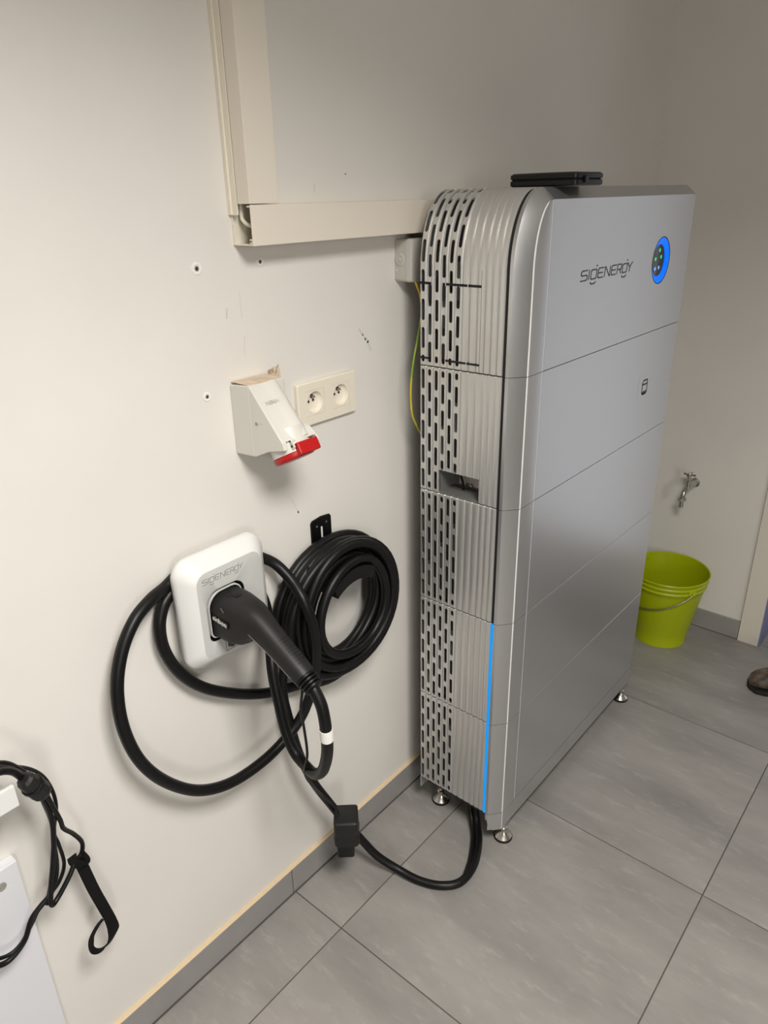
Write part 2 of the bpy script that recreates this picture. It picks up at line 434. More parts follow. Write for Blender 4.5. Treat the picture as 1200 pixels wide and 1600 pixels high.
# ------------------------------------------------------------------ battery tower
XS, XC, XF = 0.0797, 0.2907, 0.3149      # side left edge, chamfer start, front face
YI, Y2, YR = 0.0287, 0.085, 0.797        # chamfer end on the front, cap end, far end
ZC = 1.3815; EA, EB = 0.085, 0.1355      # outer curve of the top
IA, IB = Y2 - YI, 0.115                  # inner curve
ZTOP = ZC + EB; ZFT = ZC + IB
S = [1.1925, 0.924, 0.6552, 0.3858, 0.1125]
_tab = [(0.0, 0.0)]
for k in range(1, 181):
    a0 = (k - 1) / 180 * PI / 2; a1 = k / 180 * PI / 2
    _tab.append((_tab[-1][0] + math.hypot(EA * (math.cos(a0) - math.cos(a1)), EB * (math.sin(a1) - math.sin(a0))), a1))
ARC = _tab[-1][0]
def ang(s):
    d = s - ZC
    if d <= 0: return 0.0
    for k in range(1, 181):
        if _tab[k][0] >= d:
            t = (d - _tab[k - 1][0]) / (_tab[k][0] - _tab[k - 1][0])
            return _tab[k - 1][1] + t * (_tab[k][1] - _tab[k - 1][1])
    return PI / 2
def side_pt(x, s, d):
    """point on the side skin: s runs up the side and over the top, d is depth inwards"""
    if s <= ZC: return (x, d, s)
    a = ang(s); nx, nz = -EB * math.cos(a), EA * math.sin(a); l = math.hypot(nx, nz)
    return (x, EA * (1 - math.cos(a)) - nx / l * d, ZC + EB * math.sin(a) - nz / l * d)
def inner_pt(x, s):
    if s <= ZC: return (x, YI, s)
    a = ang(s)
    return (x, Y2 - IA * math.cos(a), ZC + IB * math.sin(a))
PITCH, X1 = 0.0165, 0.0915
COLS = [X1 + k * PITCH for k in range(6)]
RIBS = [(.18225, .1995), (.1995, .21675), (.21675, .234), (.234, .2483), (.2483, .2626), (.2626, .2762)]
HS, GD = 0.0039, 0.0028
def stations(a, b):
    st = [a]
    if b > ZC + 1e-6:
        lo = max(a, ZC); n = max(1, int(math.ceil((b - lo) / 0.009)))
        if a < ZC - 1e-6: st.append(ZC)
        st += [lo + (b - lo) * k / n for k in range(1, n + 1)]
    else: st.append(b)
    return st
def strip(mb, xs, ds, a, b):
    st = stations(a, b)
    for i in range(len(xs) - 1):
        for k in range(len(st) - 1):
            q = [side_pt(xs[i], st[k], ds[i]), side_pt(xs[i + 1], st[k], ds[i + 1]), side_pt(xs[i + 1], st[k + 1], ds[i + 1]), side_pt(xs[i], st[k + 1], ds[i])]
            mb.add(q, [(0, 1, 2, 3)])
def edge_lip(mb, xs, ds, s, up):
    """little chamfer and return at the end of the sheet so that seams read"""
    e = .0012 if up else -.0012
    for i in range(len(xs) - 1):
        for (d0, s0, d1, s1) in ((0, s - e, .0012, s), (.0012, s, .012, s)):
            q = [side_pt(xs[i], s0, ds[i] + d0), side_pt(xs[i + 1], s0, ds[i + 1] + d0), side_pt(xs[i + 1], s1, ds[i + 1] + d1), side_pt(xs[i], s1, ds[i] + d1)]
            mb.add(q, [(0, 1, 2, 3)])
def slot_column(mb, xc, a, b, slots):
    w = PITCH / 2; f = w - .0020
    strip(mb, [xc - w, xc - f, xc - HS], [GD, 0, 0], a, b)
    strip(mb, [xc + HS, xc + f, xc + w], [0, 0, GD], a, b)
    r = HS; prev = None
    sl = [(max(p, a), min(q, b)) for p, q in slots if q > a + .006 and p < b - .006]
    NA = 6
    for k in range(len(sl) + 1):
        lo = None if k == 0 else sl[k - 1][1]; hi = None if k == len(sl) else sl[k][0]
        poly = []
        if lo is None: poly += [(-r, a), (r, a)]
        else: poly += [(r * math.cos(t), lo - r + r * math.sin(t)) for t in [PI - PI * i / NA for i in range(NA + 1)]]
        if hi is None: poly += [(r, b), (-r, b)]
        else: poly += [(r * math.cos(t), hi + r + r * math.sin(t)) for t in [2 * PI - PI * i / NA for i in range(NA + 1)]]
        mb.add([side_pt(xc + px, ps, 0) for px, ps in poly], [tuple(range(len(poly)))])
    for (p, q) in sl:
        out = [(r * math.cos(t), p + r + r * math.sin(t)) for t in [PI + PI * i / NA for i in range(NA + 1)]]
        st = stations(p + r, q - r)
        out += [(r, s) for s in st[1:-1]]
        out += [(r * math.cos(t), q - r + r * math.sin(t)) for t in [PI * i / NA for i in range(NA + 1)]]
        out += [(-r, s) for s in reversed(st[1:-1])]
        n = len(out)
        v = [side_pt(xc + px, ps, 0) for px, ps in out] + [side_pt(xc + px, ps, .0022) for px, ps in out]
        mb.add(v, [(i, (i + 1) % n, n + (i + 1) % n, n + i) for i in range(n)])

POCK = (COLS[2] + PITCH / 2, .234, .928, .9765)      # carrying recess x0, x1, z0, z1
def slots_for(k, z0, z1, top):
    if top:
        if k % 2 == 0:
            return [(z0 + .0075, z0 + .0215)] + [(z0 + .0345 + i * .0545, z0 + .0345 + .0415 + i * .0545) for i in range(9)]
        return [(z0 + .0075, z0 + .049)] + [(z0 + .062 + i * .0545, z0 + .062 + .0415 + i * .0545) for i in range(8)]
    if k % 2 == 0:
        return [(z0 + .0065 + i * .0536, z0 + .0475 + i * .0536) for i in range(5)]
    return [(z0 + .0065, z0 + .0215)] + [(z0 + .0345 + i * .0536, z0 + .0755 + i * .0536) for i in range(4)] + [(z0 + .0345 + 4 * .0536, z0 + .2625)]

tower = thing('battery_tower', 'tall silver home battery tower with slotted side, standing beside the white wall', 'battery', (.195, .4, 0))
def side_cover(z0, z1, top, pocket, label=None):
    mb = MB(); a = z0 + .0011; b = (ZC + ARC) if top else z1 - .0011
    for k, xc in enumerate(COLS):
        lo = a
        if pocket and xc > POCK[0]: lo = POCK[3]
        slot_column(mb, xc, lo + .0012, b if top else b - .0012, slots_for(k, z0, z1, top))
        w = PITCH / 2; f = w - .0020; xs = [xc - w, xc - f, xc + f, xc + w]; ds = [GD, 0, 0, GD]
        edge_lip(mb, xs, ds, lo, False)
        if not top: edge_lip(mb, xs, ds, b, True)
    for (p, q) in RIBS:
        lo = a
        if pocket and q <= POCK[1] + 1e-6: lo = POCK[3]
        xs = [p, p + .0014, p + .0042, q - .0040, q - .0010, q]; ds = [GD, .0012, 0, .0001, .0010, GD]
        strip(mb, xs, ds, lo + .0012, b if top else b - .0012)
        edge_lip(mb, xs, ds, lo, False)
        if not top: edge_lip(mb, xs, ds, b, True)
    # sheet return at the wall side
    xs, ds = [XS + .0035, XS + .0035], [GD, .05]
    strip(mb, xs, ds, a, b)
    if pocket:                                # cut edges of the recess
        for X in (POCK[0], POCK[1]):
            mb.add([(X, 0, POCK[2]), (X, .006, POCK[2]), (X, .006, POCK[3]), (X, 0, POCK[3])], [(0, 1, 2, 3)])
    o = part('side_cover', mb, M['silver2'], tower, smooth=28)
    if label: o['label'] = label
    return o
def corner_post(z0, z1, top):
    """bright strip, chamfer and the front flank of the end cap"""
    mb = MB(); a = z0 + .0005; b = (ZC + ARC) if top else z1 - .0005
    def row(s):
        A, B = Vector(side_pt(XC, s, 0)), Vector(inner_pt(XF, s)); E1 = B + (A - B) * .055
        return [side_pt(.2836, s, .010), side_pt(.2836, s, 0), tuple(A), tuple(E1), tuple(B + Vector((0, .0022, 0)))] + ([(XF, Y2 - .0006, min(s, ZFT) if s <= ZC else inner_pt(XF, s)[2])])
    st = stations(a, b)
    for k in range(len(st) - 1):
        r0, r1 = row(st[k]), row(st[k + 1])
        for i in range(len(r0) - 1):
            mb.add([r0[i], r0[i + 1], r1[i + 1], r1[i]], [(0, 1, 2, 3)])
    for s in ([a] if top else [a, b]):        # close the ends
        r = row(s); q = [(p[0] - .012, p[1] + .008, p[2]) for p in r]
        mb.add(r + q, [(i, i + 1, len(r) + i + 1, len(r) + i) for i in range(len(r) - 1)])
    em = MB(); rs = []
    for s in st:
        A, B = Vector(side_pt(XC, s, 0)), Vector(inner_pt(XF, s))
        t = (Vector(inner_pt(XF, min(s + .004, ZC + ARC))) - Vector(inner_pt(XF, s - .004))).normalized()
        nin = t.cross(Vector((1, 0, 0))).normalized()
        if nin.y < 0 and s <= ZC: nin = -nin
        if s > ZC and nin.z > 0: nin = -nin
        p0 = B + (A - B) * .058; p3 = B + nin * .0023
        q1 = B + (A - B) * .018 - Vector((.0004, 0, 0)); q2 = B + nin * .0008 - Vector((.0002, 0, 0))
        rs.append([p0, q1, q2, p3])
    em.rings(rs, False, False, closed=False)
    et = part('edge_highlight', em, M['bright'], tower, smooth=60)  # bevel highlight built as a near-white strip
    et['label'] = 'painted highlight line along the chamfer edge'
    part('seam_highlight', MB().box(XF - .003, XF + .0001, Y2 - .0014, Y2 - .0002, a, min(b, ZFT - .002)), M['bright'], tower)  # thin painted highlight along the cap seam
    return part('corner_post', mb, M['silver'], tower, smooth=32)
mods = [(S[0], None, True), (S[1], S[0], False), (S[2], S[1], False), (S[3], S[2], False), (S[4], S[3], False)]
fronts = []
for i, (z0, z1, top) in enumerate(mods):
    cov = side_cover(z0, z1, top, i == 1)
    corner_post(z0, z1, top)
    yr = YR if i < 2 else YR + .004
    if top:
        mb = MB().prism([(.262, z0 + .0005), (XF, z0 + .0005), (XF, ZFT), (XC, ZTOP), (.082, ZTOP), (.082, ZTOP - .006), (.262, ZTOP - .006)], Y2 + .0006, yr + .004, 'y')
        fp = part('front_panel', mb, M['silver'], tower, bevel=.0010)
    else:
        mb = MB().box(.262, XF, Y2 + .0006, yr, z0 + .0005, z1 - .0005)
        fp = part('front_panel', mb, M['silver'], tower, bevel=.0010)
    fronts.append(fp)
    part('end_panel', MB().box(.085, .2615, yr - .02, yr + .001, z0 + .001, (ZTOP - .007) if top else z1 - .001), M['silver2'], tower, bevel=.001)
    # dark module body seen through the slots and seams
    zt = 1.36 if top else z1 - .004
    if i == 1:
        mb = MB().box(.09, .26, .062, .772, z0 + .004, zt).box(.09, POCK[0] - .004, .016, .0625, z0 + .004, zt).box(POCK[1] + .004, .26, .016, .0625, z0 + .004, zt).box(POCK[0] - .004, POCK[1] + .004, .016, .0625, POCK[3] + .004, zt)
    else: mb = MB().box(.09, .2605, .016, .772, z0 + .004, zt)
    if top: mb.box(.09, .26, .07, .772, 1.36, 1.497)
    part('module_core', mb, M['core'], tower)
    # inner grey plates glimpsed through the slots
    for q in range(3):
        zz = z0 + .02 + q * .055
        if i == 1 and q == 0: continue
        part('inner_plate', MB().box(.092 + .03 * q, .112 + .03 * q, .011, .0155, zz, zz + .07), M['innergrey'], tower)
# recess in the second module: lining, pale plate, screws, black ties
pk = part('recess_lining', MB()
          .box(POCK[0] - .002, POCK[0], .004, .058, POCK[2] - .003, POCK[3])
          .box(POCK[1], POCK[1] + .002, .004, .058, POCK[2] - .003, POCK[3])
          .box(POCK[0], POCK[1], .004, .058, POCK[3] - .001, POCK[3] + .002)
          .box(POCK[0] - .002, POCK[1] + .002, .004, .060, POCK[2] - .004, POCK[2] - .001)
          .box(POCK[0] - .002, POCK[1] + .002, .057, .060, POCK[2] - .003, POCK[3]), M['innergrey'], tower)
part('back_plate', MB().box(.150, .228, .052, .0572, .934, .972), M['plate'], pk, bevel=.001)
for (x, z) in ((.1735, .9375), (.183, .9375), (.2245, .9635)):
    part('screw', MB().lathe([(.0042, 0), (.0042, .003), (.003, .0045)], (x, .052, z), (0, -1, 0), 12), M['steel'], pk)
part('black_tie', MB().tube([(.154, .046, .972), (.159, .044, .958), (.167, .042, .942), (.170, .040, .9275)], .0026, 8, 4), M['rubber'], pk)
part('black_tie', MB().tube([(.2265, .046, .960), (.2235, .042, .945), (.2205, .036, .930)], lambda t: .003 + .003 * t, 8, 4), M['rubber'], pk)

# groove with the light strip
def groove(z0, z1):
    return MB().box(.2766, .2832, .0022, .008, z0, z1)
part('strip_groove', groove(S[2], ZC), M['slit'], tower)
gm = MB()
st = stations(ZC, ZC + ARC)
for k in range(len(st) - 1):
    gm.add([side_pt(.2766, st[k], .002), side_pt(.2832, st[k], .002), side_pt(.2832, st[k + 1], .002), side_pt(.2766, st[k + 1], .002)], [(0, 1, 2, 3)])
part('strip_groove', gm, M['slit'], tower)
ls = part('light_strip', MB().box(.2768, .2830, -.0004, .008, S[4] + .0012, S[2] - .001), M['led'], tower)
ls['label'] = 'glowing blue light strip'
# knock-out slits on the top cover
def slit(x0, x1, z0, z1): part('knockout_slit', MB().box(x0, x1, -.0003, .006, z0, z1), M['slit'], tower)
c2, c4 = COLS[1], COLS[3]
for z, t in ((1.3525, .0046), (1.2085, .0040)):
    slit(XS + .004, c2 + .0028, z - t / 2, z + t / 2)
    slit(c4 - .0028, c4 + .0026, z - t / 2, z + t / 2)
    slit(c4 + .0055, .1945, z - t / 2, z + t / 2)
    slit(.1965, .2255, z - t / 2, z + t / 2)
    slit(COLS[1] - .0028, COLS[1] + .0028, z - .030 if z > 1.3 else z, z if z > 1.3 else z + .03)
    slit(COLS[3] - .0028, COLS[3] + .0028, z - .030 if z > 1.3 else z, z if z > 1.3 else z + .03)
part('hairline_seam', MB().box(.2255, .2259, -.0002, .004, S[0] + .002, 1.381), M['slit'], tower)
# base frame, corner brackets, feet
ZB = .0585
part('base_frame', MB().prism([(XC - .001, .0030), (XF - .0004, YI + .0002), (XF, YI + .0015), (XF, YR + .008), (.285, YR + .008), (.285, .03), (XC - .001, .03)], ZB, S[4] - .0006, 'z'), M['silver'], tower)
def chpt(t, z, d): return (XC + (XF - XC) * t - .76 * d, YI * t + .64 * d, z)
cpoly = [(-.02, S[4] - .0006), (.985, S[4] - .0006), (.985, ZB), (.42, ZB), (.20, ZB + .006), (.06, ZB + .018), (-.02, ZB + .032)]
part('corner_bracket', MB().rings([[chpt(t, z, -.0002) for t, z in cpoly], [chpt(t, z, .0035) for t, z in cpoly]]), M['silver'], tower)
part('edge_highlight', MB().prism([(XF - .0010, YI - .0012), (XF + .0003, YI), (XF + .0002, YI + .0022), (XF - .0012, YI + .0022)], ZB + .0005, S[4] - .0007, 'z'), M['bright'], tower)  # painted edge highlight carried down the base
part('side_strip', MB().box(.2836, XC, .0006, .010, ZB + .034, S[4] - .0006), M['silver2'], tower)
part('corner_bracket', MB().box(XS + .003, XS + .0055, .001, .05, ZB + .018, S[4] - .001).box(XS + .003, XS + .02, .03, .033, ZB + .02, S[4] - .001), M['silver2'], tower, bevel=.001)
part('plinth', MB().box(.125, .308, .085, .76, .0405, ZB), M['slit'], tower)
part('bottom_plate', MB().box(.094, .286, .02, .77, .086, .1085), M['core'], tower)
for (x, y) in ((.3035, .0594), (.1075, .0594), (.3035, .7720), (.1075, .7720)):
    ft = part('foot', MB().lathe([(.0225, .005), (.0225, .008), (.017, .0135), (.010, .021), (.0085, .026), (.0095, .0275), (.0095, .034), (.006, .036), (.006, .0595 if x > .2 else .088)], (x, y, 0), n=28), M['steel'], tower, smooth=40)
    part('rubber_pad', MB().lathe([(.0215, .0), (.0240, .0012), (.0240, .0045), (.0215, .0056)], (x, y, 0), n=28), M['rubber'], ft, smooth=40)
# display ring, lettering and icon on the front panels
FP = fronts[0]
cy, cz = .6246, 1.3555
cut(FP, MB().lathe([(.0514, -.0090), (.0514, .004)], (XF, cy, cz), (1, 0, 0), 64))
ro = part('display_ring', MB().lathe([(.0513, -.0015), (.0506, -.0004), (.0495, -.0006), (.0362, -.0060), (.0352, -.0066)], (XF, cy, cz), (1, 0, 0), 64, cap0=False, cap1=False), M['ring'], FP, smooth=50)
part('display_face', MB().lathe([(.0510, -.0088), (.0510, -.0082), (.0360, -.0072), (.0358, -.0061), (.0345, -.0059)], (XF, cy, cz), (1, 0, 0), 56), M['glassblack'], FP, smooth=30)
part('display_rim', MB().lathe([(.0506, -.0012), (.0512, .0004), (.0526, .0004), (.0530, -.0003)], (XF, cy, cz), (1, 0, 0), 64, cap0=False, cap1=False), M['slit'], FP, smooth=40)
for (dy, dz, m) in ((.0015, .0225, 'green'), (-.0195, .004, 'green'), (.013, .007, 'green'), (-.0165, -.018, 'bluew'), (.006, -.0165, 'bluew')):
    part('status_light', MB().lathe([(.0042, 0), (.0042, .0004)], (XF - .0059, cy + dy, cz + dz), (1, 0, 0), 14), M[m], ro)
part('bolt_symbol', (lambda q: (ribbons(q, [[(.003, .009), (-.003, .001), (.003, -.001), (-.003, -.009)]], cy, cz, 1, 1, XF - .0058, .0012), q)[1])(MB()), M['ink2'], ro)
part('wordmark', wordmark(.2138, .4590, 1.3462, .0185, XF, .0026), M['ink'], FP)
ic = MB()
ribbons(ic, [[(0, .9), (0, .15), (.15, 0), (.85, 0), (1, .15), (1, .9)], [(0, .9), (0, .76)], [(0, .72), (1, .72)], [(.12, 1), (.25, 1.02), (.86, 1.02), (1, .9)]], .604, 1.0385, .030, .034, XF, .0045)
ic.prism([(.606, 1.038), (.632, 1.038), (.634, 1.046), (.604, 1.046)], XF - .0006, XF + .0005, 'x')
isq = part('touch_badge', MB().rings([rrect(.6195, 1.0575, .042, .031, .006, 4, XF - .0005), rrect(.6195, 1.0575, .042, .031, .006, 4, XF + .0003)]), M['silver'], fronts[1])
part('port_icon', ic, M['ink'], isq)

# ------------------------------------------------------------------ tablet case on the tower
tb = thing('black_case', 'slim black zipped case lying flat on top of the silver tower', 'case', (.268, .176, ZTOP))
def case_ring(z, inset):
    cx, cyy, hx, hy, r, a = .268, .176, .070 - inset, .052 - inset, .008, math.radians(-2)
    out = []
    for p in rrect(0, 0, hx, hy, r, 5):
        u, v = p[1], p[2]
        out.append((cx + u * math.cos(a) - v * math.sin(a), cyy + u * math.sin(a) + v * math.cos(a), z))
    return out
zc0 = ZTOP + .0006
part('lower_shell', MB().rings([case_ring(zc0, .003), case_ring(zc0 + .002, 0), case_ring(zc0 + .0095, 0), case_ring(zc0 + .0100, .0015)]), M['blackpl'], tb, smooth=35)
part('zip_edge', MB().rings([case_ring(zc0 + .0099, .0022), case_ring(zc0 + .0125, .0022)]), M['strap'], tb)
part('lid', MB().rings([case_ring(zc0 + .0124, .001), case_ring(zc0 + .0130, 0), case_ring(zc0 + .0195, 0), case_ring(zc0 + .0225, .004), case_ring(zc0 + .0235, .03)]), M['blackpl'], tb, smooth=35)
zx, zy = .236 + .0975 * math.cos(-.2094) + .05 * .2, .178 - .0975 * .2079 - .05
part('zip_pull', MB().box(.3360, .3410, .1480, .1620, zc0 + .005, zc0 + .017), M['blackpl'], tb, bevel=.0015)

# ------------------------------------------------------------------ trunking on the wall
tv = thing('cable_trunking', 'white vertical cable trunking running up the wall to the ceiling', 'trunking', (0, -.35, 1.5))
part('tray', MB().box(0.0002, .0195, -.3805, -.3775, 1.4850, RZ - .001).box(.0002, .0195, -.3225, -.3195, 1.5005, RZ - .001).box(.0002, .003, -.3805, -.3195, 1.5005, RZ - .001)
     .box(.0002, .008, -.3835, -.3800, 1.4855, RZ - .001), M['cream'], tv, bevel=.0006)
part('cover', MB().prism([(.0212, -.3800), (.0500, -.3800), (.0500, -.3200), (.0212, -.3200), (.0212, -.3228), (.0472, -.3228), (.0472, -.3772), (.0212, -.3772)], 1.5010, RZ - .001, 'z'), M['trunk'], tv, bevel=.0008)
part('inner_shade_strip', MB().box(.0030, .0235, -.3765, -.3740, 1.5020, RZ - .002), M['hole'], tv)  # dark strip painted in for the shade in the cover gap
th_ = thing('cable_trunking', 'white horizontal cable trunking with an open end, leading behind the silver tower', 'trunking', (0, -.1, 1.44))
part('tray', MB().box(.0002, .003, -.378, .75, 1.4405, 1.4995).box(.0002, .0475, -.378, .75, 1.4405, 1.4428).box(.0002, .047, -.318, .75, 1.4975, 1.4998)
     .box(.0002, .006, -.3785, -.3755, 1.4405, 1.4720), M['cream'], th_, bevel=.0005)
part('cover', MB().box(.0472, .0500, -.379, .75, 1.4402, 1.4998).box(.040, .0475, -.379, .75, 1.4960, 1.4985), M['trunk'], th_, bevel=.0007)
part('screw_boss', MB().box(.0400, .0470, -.3782, -.3700, 1.4429, 1.4505), M['cream'], th_, bevel=.001)
part('boss_hole', MB().lathe([(.0013, 0), (.0013, .0006)], (.0435, -.3783, 1.4470), (0, -1, 0), 10), M['hole'], th_)
tag(obj('cream_cable', MB().tube([(.014, -.366, 1.62), (.014, -.368, 1.52), (.015, -.369, 1.484), (.019, -.368, 1.4755), (.026, -.364, 1.470), (.031, -.354, 1.468), (.031, -.32, 1.4685), (.03, -.1, 1.468)], .0032, 10, 6), M['cream'], smooth=60), 'thin cream cable bending through the open corner between the two trunkings', 'cable')

# ------------------------------------------------------------------ wall plugs
def wall_plug(y, z, label, r):
    t = thing('wall_plug', label, 'wall plug', (0, y, z), 'empty wall plugs')
    part('filler_ring', MB().lathe([(r, -.0004), (r, .0010), (r * .8, .0018), (r * .45, .0010), (r * .4, .0002)], (0, y, z), (1, 0, 0), 22, cap0=False, cap1=False), M['filler'], t, smooth=50)
    part('sleeve', MB().lathe([(r * .46, -.0004), (r * .46, .0010), (r * .30, .0010), (r * .28, .0004)], (0, y, z), (1, 0, 0), 18, cap0=False, cap1=False), M['plug'], t)
    part('hole', MB().lathe([(r * .32, -.0003), (r * .32, .0005)], (0, y, z), (1, 0, 0), 16), M['hole'], t)
wall_plug(-.4547, 1.4111, 'empty grey wall plug in a thick white filler ring, left of the trunking corner', .0095)
wall_plug(-.3268, 1.4119, 'empty grey wall plug just below the horizontal trunking, in its shadow', .0075)
wall_plug(-.4636, 1.2115, 'empty grey wall plug to the left of the white and red socket', .0078)

# ------------------------------------------------------------------ grey junction box and earth wire
jb = thing('junction_box', 'grey plastic junction box on the wall under the trunking, half hidden by the tower', 'junction box', (0, .07, 1.348))
rr = lambda hw, x, r=.007: rrect(.0672, 1.3885, hw, hw - .0015, r, 5, x)
part('base', MB().rings([rr(.0415, .0005), rr(.0425, .004), rr(.0425, .028), rr(.0415, .0288)]), M['jgrey'], jb, smooth=40)
part('lid', MB().rings([rr(.0430, .0290), rr(.0430, .0400), rr(.0415, .0440, .006), rr(.0385, .0448, .006)]), M['jgrey'], jb, smooth=40)
kn = part('knockout', MB().lathe([(.0125, -.001), (.0125, .0012), (.0100, .0026), (.0075, .0026), (.0070, .0016), (.0045, .0016), (.0040, .003), (.001, .0034)], (.0155, .0247, 1.3905), (0, -1, 0), 24, cap0=False), M['jgrey'], jb, smooth=40)
part('knockout', MB().lathe([(.0110, -.001), (.0110, .0014), (.0090, .0036)], (.0155, .067, 1.3475), (0, 0, -1), 22, cap0=False), M['jgrey'], jb, smooth=40)
part('screw', MB().lathe([(.0018, -.0006), (.0018, .0008)], (.006, .0250, 1.3700), (0, -1, 0), 10), M['white'], jb)
tag(obj('earth_wire', MB().tube([(.040, .040, 1.351), (.052, .029, 1.345), (.060, .032, 1.322), (.0620, .034, 1.289), (.062, .022, 1.245), (.062, .008, 1.202), (.060, .002, 1.163), (.060, -.001, 1.123), (.060, .004, 1.083), (.060, .019, 1.056), (.061, .044, 1.021), (.062, .08, .99)], .0021, 10, 6), M['earthw'], smooth=60), 'yellow and green earth wire bowing out behind the tower edge', 'wire')

# ------------------------------------------------------------------ red industrial socket
ce = thing('industrial_socket', 'white angled wall socket with a red hinged lid, dusty on top', 'socket', (0, -.376, 1.10))
body = [(.0003, 1.2222), (.050, 1.2268), (.0505, 1.104), (.0003, 1.1005)]
part('back_box', MB().prism(body, -.4165, -.336, 'y'), M['ceewhite'], ce, bevel=.0022)
# sloping hood, rounded over its front
def hood_ring(t):
    A = Vector((.0500, 1.2262)) * (1 - t) + Vector((.1215, 1.1430)) * t
    Bk = Vector((.0500, 1.1500)) * (1 - t) + Vector((.0860, 1.1195)) * t
    out = []
    d = Vector((.77, .64)) * 1.0
    yl, yr_ = -.4158, -.3368
    out.append((Bk.x, yl, Bk.y)); out.append((A.x - .002, yl, A.y - .002)); out.append((A.x, yl + .002, A.y))
    for k in range(11):
        u = k / 10; y = yl + .030 + (yr_ - yl - .030) * u
        bulge = .004 * math.sin(PI * min(1, u * 1.0)) - .026 * max(0, u - .45) ** 1.6 / (.55 ** 1.6)
        out.append((A.x + d.x * bulge, y, A.y + d.y * bulge))
    out.append((Bk.x, yr_, Bk.y))
    return out
part('hood', MB().rings([hood_ring(0), hood_ring(.25), hood_ring(.5), hood_ring(.75), hood_ring(1)]), M['ceewhite'], ce, smooth=35)
part('side_cheek', MB().prism([(.0500, 1.2266), (.1235, 1.1412), (.1268, 1.1300), (.0868, 1.1205), (.0500, 1.104)], -.4166, -.4080, 'y'), M['ceewhite'], ce, bevel=.0012)
sl = part('screw_slot', MB().box(.0610, .078, -.41685, -.4160, 1.1655, 1.1680), M['scuff'], ce)
part('screw', MB().lathe([(.0030, 0), (.0030, .0009)], (.0625, -.4166, 1.1650), (0, -1, 0), 12), M['plug'], ce)
n_ = Vector((.47, 0, -.883)).normalized(); e_ = Vector((.883, 0, .47))
C0 = Vector((.1045, -.376, 1.1070))
part('collar', MB().lathe([(.0345, -.045), (.0355, -.012), (.0355, -.0045)], C0, n_, 36), M['ceewhite'], ce, smooth=40)
lid = part('hinged_lid', MB().lathe([(.0350, -.0040), (.0362, -.0030), (.0362, .0035), (.0340, .0062), (.030, .0070)], C0, n_, 36), M['red'], ce, smooth=40)
mt = frame(C0 + e_ * .0325 + Vector((0, .006, 0)), e_, (0, 1, 0))
part('lid_hinge', MB().box(-.010, .0075, -.0235, .0235, -.0050, .0165, mt), M['red'], lid, bevel=.0025)
for yy in (-.0285, .0255):
    P0 = C0 + e_ * .0325 + Vector((0, .006 + yy, 0))
    part('hinge_ear', MB().prism([(.1030, 1.1560), (.1090, 1.1545), (.1285, 1.1385), (.1315, 1.1330), (.1285, 1.1275), (.1180, 1.1255), (.0980, 1.1270)], P0.y, P0.y + .003, 'y'), M['ceewhite'], ce, bevel=.0008)
part('hinge_bridge', MB().prism([(.0980, 1.1560), (.1095, 1.1525), (.1245, 1.1415), (.1235, 1.1390), (.1000, 1.1380)], -.3985, -.3420, 'y'), M['ceewhite'], ce, bevel=.0008)
part('hinge_pin', MB().lathe([(.0022, 0), (.0022, .0006)], (.1255, -.3986, 1.1335), (0, -1, 0), 10), M['hole'], ce)
dust = part('dusty_top', MB().prism([(.0015, -.413), (.045, -.4135), (.049, -.40), (.049, -.352), (.045, -.340), (.0015, -.340)], 1.2262, 1.2272, 'z'), M['peach'], ce)
dust['label'] = 'peach plaster dust lying on the top'
mtx = frame((.0765, -.3800, 1.1990), (0, 1, 0), (-.65, 0, .76))
part('embossed_lettering', text_mesh('MENNEKES', .0098, mtx, .0009), M['ceewhite'], ce)

# ------------------------------------------------------------------ double socket outlet
so = thing('double_outlet', 'cream double power outlet in one plate beside the red socket', 'outlet', (0, -.194, 1.11))
fr = lambda hw, hh, x, r: rrect(-.1935, 1.1520, hw, hh, r, 4, x)
part('frame_plate', MB().rings([fr(.0785, .0415, .0003, .004), fr(.0790, .0418, .003, .004), fr(.0790, .0418, .0080, .004), fr(.0765, .0393, .0105, .003), fr(.0765, .0393, .0106, .003)]), M['cream'], so, smooth=35)
oframe = so.children[0]
for yc in (-.2285, -.1580):
    cut(oframe, MB().box(.0010, .02, yc - .0240, yc + .0240, 1.1530 - .0240, 1.1530 + .0240))
for yc in (-.2285, -.1580):
    N = 32
    sq = [(.0100, yc + .0236 * max(-1, min(1, 1.4142 * math.cos(2 * PI * k / N))), 1.1530 + .0236 * max(-1, min(1, 1.4142 * math.sin(2 * PI * k / N)))) for k in range(N)]
    back = [(.0012, p[1], p[2]) for p in sq]
    def circ(r, x, dz=0): return [(x, yc + r * math.cos(2 * PI * k / N), 1.1530 + r * math.sin(2 * PI * k / N)) for k in range(N)]
    well = part('socket_well', MB().rings([back, sq, circ(.0208, .0100), circ(.0203, .0094), circ(.0188, .0035), circ(.0165, .0016)], cap0=False, cap1=True), M['cream'], so, smooth=40)
    for (dy, dz, r) in ((-.0085, .000, .0026), (.0035, .0012, .0026)):
        part('contact_hole', MB().lathe([(r, -.0003), (r, .0004)], (.0017, yc + dy - .001, 1.1530 + dz + .0015), (1, 0, 0), 12), M['hole'], well)
    part('earth_pin', MB().lathe([(.0024, 0), (.0024, .007), (.0014, .0085)], (.0016, yc - .0005, 1.1635), (1, 0, 0), 12), M['steel'], well, smooth=40)
    part('pin_base', MB().lathe([(.0042, -.0003), (.0042, .0004)], (.0018, yc - .0005, 1.1635), (1, 0, 0), 12), M['hole'], well)

